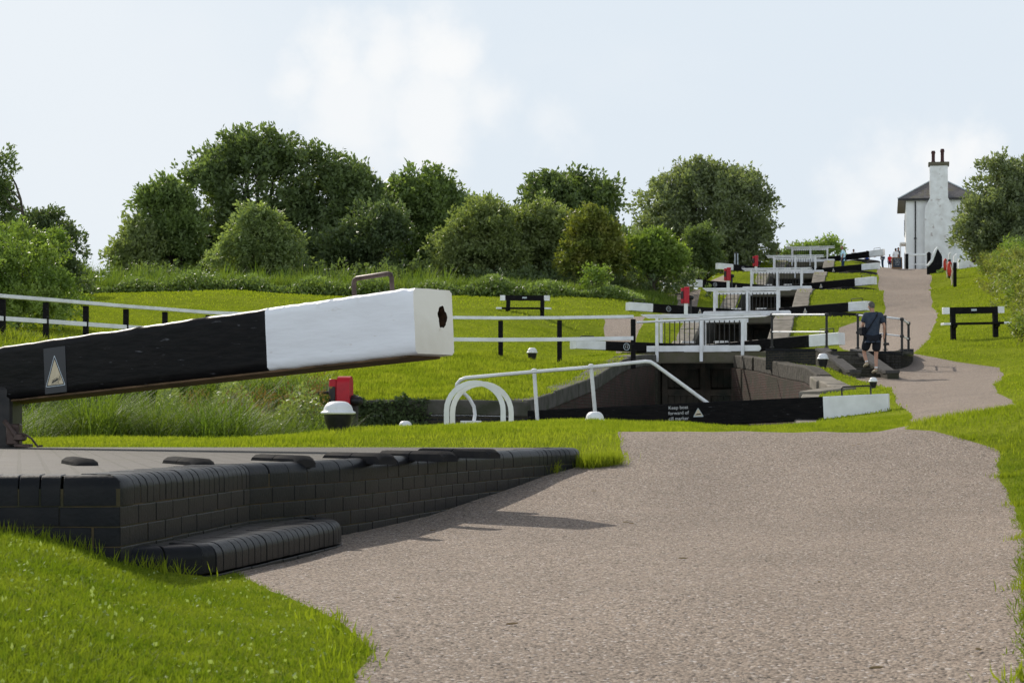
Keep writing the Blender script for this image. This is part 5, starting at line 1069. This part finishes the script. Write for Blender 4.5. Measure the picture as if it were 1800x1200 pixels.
T_ = [
 ('broadleaf_tree', 'large spreading dark tree, the tallest of the row, left of centre', 462, 222, 480, 320, 122, 'dark', 46000, .30, 1, dict(trunk=.4, clump=.21, fill=.03, depth=.7, ells=[(460, 345, 0, 95, 82), (398, 305, 1, 56, 44), (480, 280, -1, 52, 36), (548, 312, 0, 46, 46), (365, 355, -1, 44, 62), (585, 370, 1, 42, 66), (520, 400, 0, 60, 60), (428, 266, 0, 34, 20), (430, 410, 1, 70, 55)])),
 ('broadleaf_tree', 'mid-sized dark tree with ragged top just left of the tallest tree', 292, 326, 480, 110, 119, 'mid', 20000, .27, 2, dict(trunk=.2, clump=.26, depth=.8, ells=[(290, 385, 0, 40, 55), (296, 345, 0, 27, 20), (262, 360, 0, 16, 20), (330, 410, 0, 34, 50), (300, 430, 0, 50, 40)])),
 ('broadleaf_tree', 'low dull green tree at the left end of the tree row beside the sky gap', 240, 388, 480, 84, 117, 'olive', 11000, .25, 3, dict(trunk=.14, clump=.3, depth=.8)),
 ('broadleaf_tree', 'dark tree with a pointed top touching the right side of the tallest tree', 626, 300, 480, 96, 121, 'dark', 20000, .28, 4, dict(trunk=.2, clump=.24, ells=[(628, 340, 0, 36, 40), (608, 330, 0, 26, 30), (640, 400, 0, 50, 60), (600, 420, 0, 40, 50)])),
 ('willow_shrub', 'pale grey-green rounded shrub standing before the tallest tree', 450, 372, 482, 150, 108, 'pale', 22000, .2, 5, dict(trunk=.08, clump=.22, fill=.4, cat='shrub', ells=[(455, 430, 0, 55, 52), (452, 396, 0, 34, 26), (405, 458, 0, 38, 28), (505, 450, 0, 32, 36)])),
 ('broadleaf_tree', 'murky green tree in front of the gap between the tallest tree and the bushy one', 655, 368, 490, 140, 112, 'blackish', 20000, .24, 6, dict(trunk=.1, clump=.28, fill=.35, ells=[(660, 425, 0, 60, 52), (680, 395, 0, 34, 26), (610, 450, 0, 45, 38), (560, 455, 2, 45, 38)])),
 ('broadleaf_tree', 'bushy round green tree between the murky tree and the olive thicket', 742, 314, 480, 165, 125, 'mid', 34000, .29, 7, dict(trunk=.25, clump=.24, depth=.8, ells=[(745, 375, 0, 66, 60), (700, 355, 0, 32, 30), (760, 340, 0, 34, 26), (790, 400, 0, 48, 60), (740, 440, 0, 70, 45)])),
 ('broadleaf_tree', 'smaller tree top peeping over the olive thicket left of centre', 838, 334, 470, 90, 130, 'mid', 15000, .28, 8, dict(trunk=.15, clump=.26)),
 ('willow_thicket', 'broad olive-green thicket at the middle of the row, left half', 845, 358, 505, 180, 108, 'olive', 34000, .2, 9, dict(cat='shrub', trunk=.08, clump=.2, fill=.4, ells=[(850, 420, 0, 66, 62), (855, 385, 0, 42, 28), (800, 450, 0, 46, 45), (880, 455, 0, 58, 52)])),
 ('willow_thicket', 'broad olive-green thicket at the middle of the row, right half under the round dark tree', 952, 372, 508, 170, 110, 'olive', 30000, .2, 10, dict(cat='shrub', trunk=.08, clump=.2, fill=.4, ells=[(945, 425, 0, 62, 56), (960, 400, 0, 50, 30), (985, 450, 0, 50, 50), (915, 450, 0, 45, 48)])),
 ('broadleaf_tree', 'dense dark tree with a rounded dome behind the middle of the thicket', 1000, 314, 480, 205, 132, 'dark', 36000, .30, 11, dict(trunk=.3, clump=.24, ells=[(1000, 372, 0, 80, 56), (955, 350, 0, 40, 32), (1045, 365, 0, 48, 42), (990, 335, 0, 46, 20), (1000, 420, 0, 95, 40)])),
 ('small_tree', 'small tree with yellowing autumn leaves on a thin trunk', 1040, 375, 515, 110, 103, 'autumn', 15000, .2, 12, dict(trunk=.08, clump=.24, fill=.2, ells=[(1040, 435, 0, 40, 45), (1038, 398, 0, 24, 25), (1020, 460, 0, 34, 30), (1065, 455, 0, 32, 30)])),
 ('small_tree', 'small bright green tree on a thin bare trunk at the right edge of the lawn', 1151, 415, 512, 95, 104, 'bright', 16000, .19, 13, dict(trunk=.08, clump=.26, fill=.2, ells=[(1150, 455, 0, 36, 30), (1152, 432, 0, 20, 16), (1120, 448, 0, 22, 20), (1178, 462, 0, 22, 20)])),
 ('willow_shrub', 'light green shrub between the yellowing tree and the small bright tree', 1112, 402, 505, 74, 114, 'pale', 12000, .21, 14, dict(cat='shrub', trunk=.07, clump=.24, fill=.4)),
 ('broadleaf_tree', 'big rounded silvery-green tree behind the left ends of the beams', 1240, 288, 500, 262, 152, 'silver', 60000, .30, 15, dict(trunk=.4, clump=.18, fill=.28, ells=[(1238, 380, 0, 112, 84), (1180, 370, 0, 56, 56), (1240, 325, 0, 62, 34), (1310, 380, 0, 50, 60), (1240, 440, 0, 118, 50), (1150, 430, 0, 36, 45)])),
 ('willow_shrub', 'grey-leaved low shrub at the foot of the big rounded tree', 1232, 395, 500, 76, 141, 'dark', 14000, .22, 16, dict(cat='shrub', trunk=.08, clump=.3, fill=.4)),
 ('sapling', 'tiny sapling in the lawn edge below the yellowing tree', 1050, 478, 520, 42, 96, 'bright', 900, .16, 17, dict(trunk=.03, clump=.5, fill=.3)),
 ('broadleaf_tree', 'leggy tree at the far left edge with a bare leaning branch', -30, 255, 480, 120, 78, 'dark', 11000, .16, 18, dict(trunk=.16, clump=.26, fill=.1, ells=[(-45, 330, 0, 50, 60), (0, 298, 0, 20, 32), (-5, 350, 0, 26, 30), (5, 385, 0, 22, 20), (-60, 420, 0, 60, 60)])),
 ('dark_bush', 'dark wind-swept bush at the left, against the sky gap', 75, 376, 480, 130, 84, 'blackish', 17000, .16, 19, dict(cat='shrub', trunk=.1, clump=.25, fill=.35, ells=[(60, 430, 0, 58, 46), (75, 400, 0, 34, 24), (110, 440, 0, 34, 34)])),
 ('willow_shrub', 'big light green willow shrub overlapping the left fence', 30, 396, 585, 220, 62, 'bright', 26000, .12, 20, dict(cat='shrub', trunk=.06, clump=.22, fill=.35, ells=[(20, 500, 0, 92, 78), (30, 440, 2, 60, 42), (85, 440, 2, 38, 40), (95, 520, 0, 40, 55), (-40, 470, 0, 70, 80), (60, 545, -1, 60, 36)])),
 ('broadleaf_tree', 'tree overhanging the right side of the cottage', 1762, 276, 470, 200, 117, 'silver', 42000, .22, 21, dict(trunk=.25, clump=.24, fill=.22, ells=[(1775, 380, 0, 70, 60), (1752, 312, 0, 30, 30), (1716, 388, 0, 34, 34), (1800, 330, 1, 50, 40), (1700, 428, 0, 26, 18), (1790, 432, 0, 90, 44), (1850, 370, 1, 80, 80)])),
 ('distant_bush', 'distant loose bush seen through the farthest footbridge railings', 1437, 427, 472, 74, 190, 'bright', 5000, .3, 22, dict(cat='shrub', trunk=.06, clump=.35, ells=[(1425, 452, 0, 28, 18), (1455, 445, 0, 22, 18), (1400, 458, 0, 22, 14)], bz=11.8)),
 ('distant_bush', 'distant low bush left of the farthest footbridge', 1388, 440, 472, 44, 190, 'olive', 2600, .3, 23, dict(cat='shrub', trunk=.05, clump=.35, ells=[(1380, 462, 0, 16, 14), (1398, 459, 0, 18, 15)], bz=11.8)),
 ('garden_shrub', 'rounded bright green shrub at the foot of the swept parapet', 1660, 467, 497, 40, 139, 'bright', 5000, .12, 24, dict(cat='shrub', trunk=.05, clump=.35, fill=.5, ells=[(1664, 488, 0, 10, 9), (1672, 492, 0, 10, 7)])),
]
for nm, lab, cx, top, base, w, D, leaf, n, size, seed, kw in T_: tree(nm, lab, cx, top, base, w, D, leaf, n, size, seed, **kw)
br = None
for o in bpy.data.objects:
    if o.get('label', '').startswith('leggy tree'): br = o
b = MB(); b.tube([P(34, 400, 77), P(40, 375, 77), P(36, 350, 77), P(28, 325, 77), P(18, 305, 77)], [.09, .07, .055, .04, .02], 6); b.tube([P(36, 352, 77), P(24, 338, 77), P(8, 330, 77)], [.04, .025, .012], 5); b.tube([P(38, 372, 77), P(20, 362, 77), P(4, 342, 77)], [.045, .03, .012], 5); b.tube([P(34, 400, 77), P(20, 440, 77), P(-10, 475, 77)], [.09, .11, .14], 6); b.build('bare_branch', MT['bark'], br, world=True, smooth=60)
# hedge along the right of the path
def hedge(lab, pts, n, size, leaf, seed, nm='hedge'):
    r = thing(nm, lab, 'hedge', tuple(ground(pts[0][0], pts[0][1]))); E_ = []
    for px, D, rx, rz in pts: g = ground(px, D); E_.append((g.x, D, g.z+rz*.35, rx*.9, rx*1.6, rz*(.55 if nm == 'hedge' else .75)))
    npmesh('foliage', crown(E_, n, size, seed, .22, .35, .5), 4, LF[leaf], r)
    b = MB()
    for e in E_: b.tube([(e[0], e[1], e[2]-e[5]), (e[0]+.1, e[1], e[2])], [.08, .03], 5)
    b.build('stems', MT['bark'], r, world=True); return r
hedge('straggly olive and russet hedge bank along the right edge beyond the bench', [(1862, 58, 1.3, 1.3), (1855, 66, 1.7, 1.7), (1830, 75, 1.8, 2.0), (1815, 84, 1.9, 2.1), (1802, 94, 1.9, 2.1), (1789, 104, 1.8, 2.0), (1774, 113, 1.6, 1.7)], 60000, .12, 'hedge', 31)
hedge('lighter green leafy growth topping the hedge near the cottage', [(1795, 107, 1.6, 2.3), (1770, 118, 1.5, 1.9), (1812, 100, 1.6, 2.6), (1752, 126, 1.1, 1.3)], 20000, .13, 'bright', 32)
hedge('low dark undergrowth below the row of trees on the left', [(p, 107, 3.2, 1.7) for p in (120, 200, 280, 560, 660, 740)], 26000, .2, 'dark', 33, 'undergrowth')
hedge('low dark undergrowth below the thicket and small trees at centre right', [(p, 107, 3.0, 1.5) for p in (860, 940, 1020, 1090, 1150)], 30000, .2, 'blackish', 34, 'undergrowth')
# ivy on the bank wall
def patch(name, lab, x0, x1, y, z0, z1, n, size, leaf, seed, cat, kind=None, th=.2):
    g = np.random.default_rng(seed); c = np.stack([g.uniform(x0, x1, n), y-g.uniform(0, 1, n)**2*th, z0+(z1-z0)*g.uniform(0, 1, n)**.7], 1)
    c[:, 2] += .06*np.sin(c[:, 0]*5)+.05*np.sin(c[:, 0]*13); d = unit(g.normal(size=(n, 3))*.7+np.array([0, -.5, -.3])); u = unit(np.cross(d, g.normal(size=(n, 3))))
    ln = size*g.uniform(.6, 1.4, n); o = npmesh(name, kites(c, d, u, ln, ln*.8, 0, g), 4, LF[leaf]); prop(o, lab, cat, kind=kind); return o
patch('ivy', 'dark ivy hanging over the bank wall behind the red paddle gear', -5.2, -1.75, 42.0, -.9, .46, 12000, .08, 'blackish', 5, 'ivy', 'stuff', .12)

# ---------------- grass
GR = np.random.default_rng(77)
def scatter(n, px0, px1, D0, D1, dens_pow=1.0):
    D = D0+(D1-D0)*GR.uniform(0, 1, n)**dens_pow; px = GR.uniform(px0, px1, n); x = (px-CX)*D/F; return x, D
PLAT = [(p.x, p.y) for p in OUT]+[(-1, 15.62), (-3, 15.65), (-6.5, 15.5)]; STEP = [(-1.5, 7.36), (-1.16, 7.60), (-.78, 9.6), (-.8, 9.9), (-1.0, 10.1)]
MANW = [(P(1340, 0, 61).x, 61), (P(1450, 0, 55).x, 54.6), (P(1470, 0, 52).x, 51.6), (P(1600, 0, 51.4).x, 51.4), (P(1606, 0, 56).x, 56), (P(1590, 0, 60).x, 60)]
def blades(x, y, h0, h1, w0, w1, lean=.5, soft=0, offp=0):
    m = ~inpoly(x, y, PATH) if not soft else ~inpoly(x+GR.normal(size=len(x))*soft, y+GR.normal(size=len(x))*soft*2, PATH)
    for q in PATCH: m &= ~inpoly(x, y, q)
    for q in (VOID, PLAT, STEP, MANW): m &= ~inpoly(x, y, q)
    x = x[m]; y = y[m]; n = len(x); z = Hn(x, y)-.006; c = np.stack([x, y, z], 1)
    cl = .75+.35*np.sin(x*2.1+1.3*np.sin(y*1.7))*np.sin(y*1.3+x*.7)                  # tufts
    ln = GR.uniform(h0, h1, n)*np.clip(cl, .45, 1.2); a = GR.uniform(0, 2*math.pi, n); le = np.abs(GR.normal(size=n))*lean
    d = unit(np.stack([np.cos(a)*le, np.sin(a)*le, np.ones(n)], 1)); u = unit(np.cross(d, np.stack([np.cos(a+1.57*0), np.sin(a), np.zeros(n)], 1)+1e-6)); b_ = GR.uniform(0, 2*math.pi, n)
    v = np.cross(d, u); u = u*np.cos(b_)[:, None]+v*np.sin(b_)[:, None]
    return kites(c, d, u, ln, GR.uniform(w0, w1, n), GR.uniform(-.18, .18, (n, 1)), GR)
def grass(name, lab, parts, m='blade'):
    o = npmesh(name, np.concatenate(parts), 4, MT[m]); prop(o, lab, 'grass', kind='stuff'); return o
x1, y1 = scatter(150000, -300, 665, 2.9, 9.6, .8); x2, y2 = scatter(75000, 1725, 1990, 3.5, 16.5, .8)
grass('grass', 'bright short grass in the near corner left of the path', [blades(x1, y1, .016, .042, .002, .0045, 1.4, .012)], 'bladenear')
grass('grass', 'bright ragged grass verge along the right edge of the near path', [blades(x2, y2, .022, .055, .0025, .005, 1.3, .02)], 'bladenear')
x9, y9 = scatter(900, -200, 640, 3.2, 9, .9); bb = blades(x9, y9, .010, .022, .008, .013, 3.0, .02); bb[:, 2] += .014; grass('clover', 'pale clover leaves and dry flecks in the near corner of the lawn', [bb], 'clover')
x9, y9 = scatter(60000, 520, 1130, 42, 58, 1); grass('grass', 'longer shaggy grass on the bank between the fence and the stone wall', [blades(x9, y9, .08, .22, .012, .022, .6, .03)])
x3, y3 = scatter(330000, -60, 1880, 14.8, 34, .75)
grass('grass', 'sunlit lawn behind the brick platform and over the brow of the path', [blades(x3, y3, .035, .085, .004, .0085, .6, .02)])
x4, y4 = scatter(210000, -60, 1880, 34, 76, .7)
grass('grass', 'sunlit lawn slopes on both sides of the lowest locks', [blades(x4, y4, .045, .10, .011, .024, .5, .03)])
x5, y5 = scatter(170000, -60, 1880, 76, 165, .8)
grass('grass', 'mown lawn on the hillside beside the upper locks', [blades(x5, y5, .06, .13, .03, .06, .5)])
# tufts leaning on platform foot and path edge
def tufts(pts, n, h0, h1, spread):
    g = GR; k = len(pts); i = g.integers(0, k, n); c = np.array(pts)[i]+g.normal(size=(n, 2))*spread; z = Hn(c[:, 0], c[:, 1])-.01
    a = g.uniform(0, 6.28, n); le = np.abs(g.normal(size=n))*.5; d = unit(np.stack([np.cos(a)*le, np.sin(a)*le, np.ones(n)], 1)); u = unit(np.cross(d, g.normal(size=(n, 3))))
    return kites(np.concatenate([c, z[:, None]], 1), d, u, g.uniform(h0, h1, n), g.uniform(.003, .006, n), g.uniform(-.2, .2, (n, 1)), g)
tp = [(-1.95+.05*i, 7.2+.006*i) for i in range(11)]+[(-1.46+.04*i, 7.44+.02*i) for i in range(7)]
ep = [(.18+.02*i, 14.4+.02*i) for i in range(4)]+[(.55+.04*i, 14.75+.02*i) for i in range(6)]
rgt = [((px-CX)*D/F+.05, D) for px, D in RE[1:8]]
grass('grass', 'long grass tufts growing up against the platform and the path edges', [tufts(tp, 420, .03, .09, .045), tufts(ep, 2600, .06, .14, .05), tufts(rgt, 1500, .03, .06, .05), tufts([(p.x-.05, p.y) for p in PATH[8:40]], 700, .03, .06, .04)])
def long_blades(c, ln, w, a, arch, segs=4):
    """arching strips made of kites end to end"""
    n = len(c); out = []; hd = np.stack([np.cos(a), np.sin(a), np.zeros(n)], 1); sd = np.stack([-np.sin(a), np.cos(a), np.zeros(n)], 1); rows = []
    th = np.full(n, 1.5)-.05; p = c.copy(); ww = w*.6
    for k in range(segs+1):
        wk = w*(1-(k/segs)**1.6)*.5+.0008; rows.append((p-sd*wk[:, None], p+sd*wk[:, None]))
        th = th-arch*(k+1)/segs; p = p+(hd*np.cos(th)[:, None]+np.array([0, 0, 1])*np.sin(th)[:, None])*(ln/segs)[:, None]
    for k in range(segs): out.append(np.stack([rows[k][0], rows[k][1], rows[k+1][1], rows[k+1][0]], 1).reshape(-1, 3))
    return np.concatenate(out)
def reeds(name, lab, n, px0, px1, D0, D1, h0, h1, w, arch, m, clumps=0, hf=None):
    px = GR.uniform(px0, px1, n); D = GR.uniform(D0, D1, n)
    if clumps:
        cx_ = GR.uniform(px0, px1, clumps); cd = GR.uniform(D0, D1, clumps); i = GR.integers(0, clumps, n); px = cx_[i]+GR.normal(size=n)*9*30/D0; D = cd[i]+GR.normal(size=n)*.25
    x = (px-CX)*D/F; z = Hn(x, D)-.05; ln = GR.uniform(h0, h1, n)
    if hf is not None: ln = ln*hf(px)
    o = npmesh(name, long_blades(np.stack([x, D, z], 1), ln, w*GR.uniform(.6, 1.4, n), GR.uniform(0, 6.28, n), GR.uniform(arch*.3, arch, n)), 4, MT[m]); prop(o, lab, 'grass', kind='stuff'); return o
reeds('tall_grass', 'tall arching grass in the wet bank behind the platform, left', 24000, -40, 430, 24.5, 34, .8, 1.6, .013, 1.0, 'reed', 90)
reeds('tall_grass', 'rough grass and weeds in the bank left of the red paddle gear', 12000, 330, 590, 27, 34.6, .6, 1.3, .011, .9, 'reed', 60, hf=lambda p: 1.1-.35*np.clip((p-480)/110, 0, 1))
reeds('tall_grass', 'uncut grass on the far bank slope above the reeds', 16000, -60, 600, 42.8, 52, .15, .45, .018, .8, 'blade', 0)
reeds('tall_grass', 'ragged grass and weeds overhanging the far canal bank wall at left', 9000, -60, 575, 41.2, 43.2, .35, .85, .018, 1.0, 'reed', 0)

b0 = len(bpy.data.objects)
g2 = GR; n = 2600; px = g2.choice([352, 415, 430, 470, 505, 540, 560, 455, 395, 330], n)+g2.normal(size=n)*9; D = g2.uniform(27.5, 33, n); x = (px-CX)*D/F; z = Hn(x, D)+g2.uniform(.75, 1.28, n); c = np.stack([x, D, z], 1); d = unit(g2.normal(size=(n, 3))*.5+np.array([0, 0, 1.])); u = unit(np.cross(d, g2.normal(size=(n, 3))))
prop(npmesh('seed_heads', kites(c, d, u, .05, .02, 0, g2), 4, MT['reedhead']), 'rusty brown dock seed heads among the weeds of the near bank', 'weeds', kind='stuff')
n = 36000; px = g2.uniform(280, 590, n); D = g2.uniform(28, 34.5, n); x = (px-CX)*D/F; z = Hn(x, D)+g2.uniform(0, 1.3, n)*(.8+.2*np.sin(px*.05))*(1.1-.35*np.clip((px-480)/110, 0, 1)); c = np.stack([x, D, z], 1); d = unit(g2.normal(size=(n, 3))); u = unit(np.cross(d, g2.normal(size=(n, 3))))
prop(npmesh('bank_weeds', kites(c, d, u, .075, .04, .1, g2), 4, LF['olive']), 'leafy weeds filling the near canal bank left of the white-capped bollard', 'weeds', kind='stuff')
hfun = lambda p: np.interp(p, [100, 160, 500, 900, 1050, 1190], [1.25, .9, .95, .95, .6, .35])
reeds('reed_bed', 'upright reeds and rushes in a long bed beyond the upper lawn', 34000, 95, 1190, 95.5, 103, .7, 1.35, .05, .35, 'reed', 0, hf=hfun)
reeds('reed_bed', 'tall reed spikes standing above the reed bed against trees and sky', 1300, 130, 800, 98, 103, 1.4, 2.1, .06, .3, 'reed', 70)
n = 30000; px = g2.uniform(110, 1130, n); D = g2.uniform(94.5, 99, n); x = (px-CX)*D/F; z = Hn(x, D)+g2.uniform(0, 1, n)**.8*(.75+.25*np.sin(px*.06)+.15*np.sin(px*.023))*hfun(px); c = np.stack([x, D, z], 1); d = unit(g2.normal(size=(n, 3))+np.array([0, 0, .6])); u = unit(np.cross(d, g2.normal(size=(n, 3))))
prop(npmesh('reed_bed', kites(c, d, u, .2, .09, .1, g2), 4, LF['mid']), 'rounded leafy sedge mounds along the front of the reed bed', 'reeds', kind='stuff')
# a few fallen leaves, twigs and pale chips on the path
b = MB(); rg = random.Random(8)
for px, py, D in ((1044, 859, 13.2), (1100, 922, 11.2), (1110, 760+164, 11.1), (760, 932, 10.7), (700, 1055, 6.7), (1538, 830, 14.1), (1540, 1183, 4.75), (1510, 779, 16.0), (1500, 789, 15.9), (1720, 1160, 5.0), (1440, 1020, 7.5), (900, 1100, 5.9), (1200, 980, 8.8)):
    g = ground(px, D); a = rg.uniform(0, 3.14); R_ = M4.Rotation(a, 3, 'Z')@M4.Rotation(.2, 3, 'X'); l = rg.uniform(.012, .026)
    b.prism([(-l, 0), (-l*.3, l*.32), (l*.5, l*.28), (l, 0), (l*.4, -l*.3), (-l*.4, -l*.28)], 0, .002, R=R_, o=g+V((0, 0, .008)))
o = b.build('leaf_litter', MT['reedhead']); prop(o, 'scattered fallen leaves and twigs on the gravel path', 'leaf litter', kind='stuff')
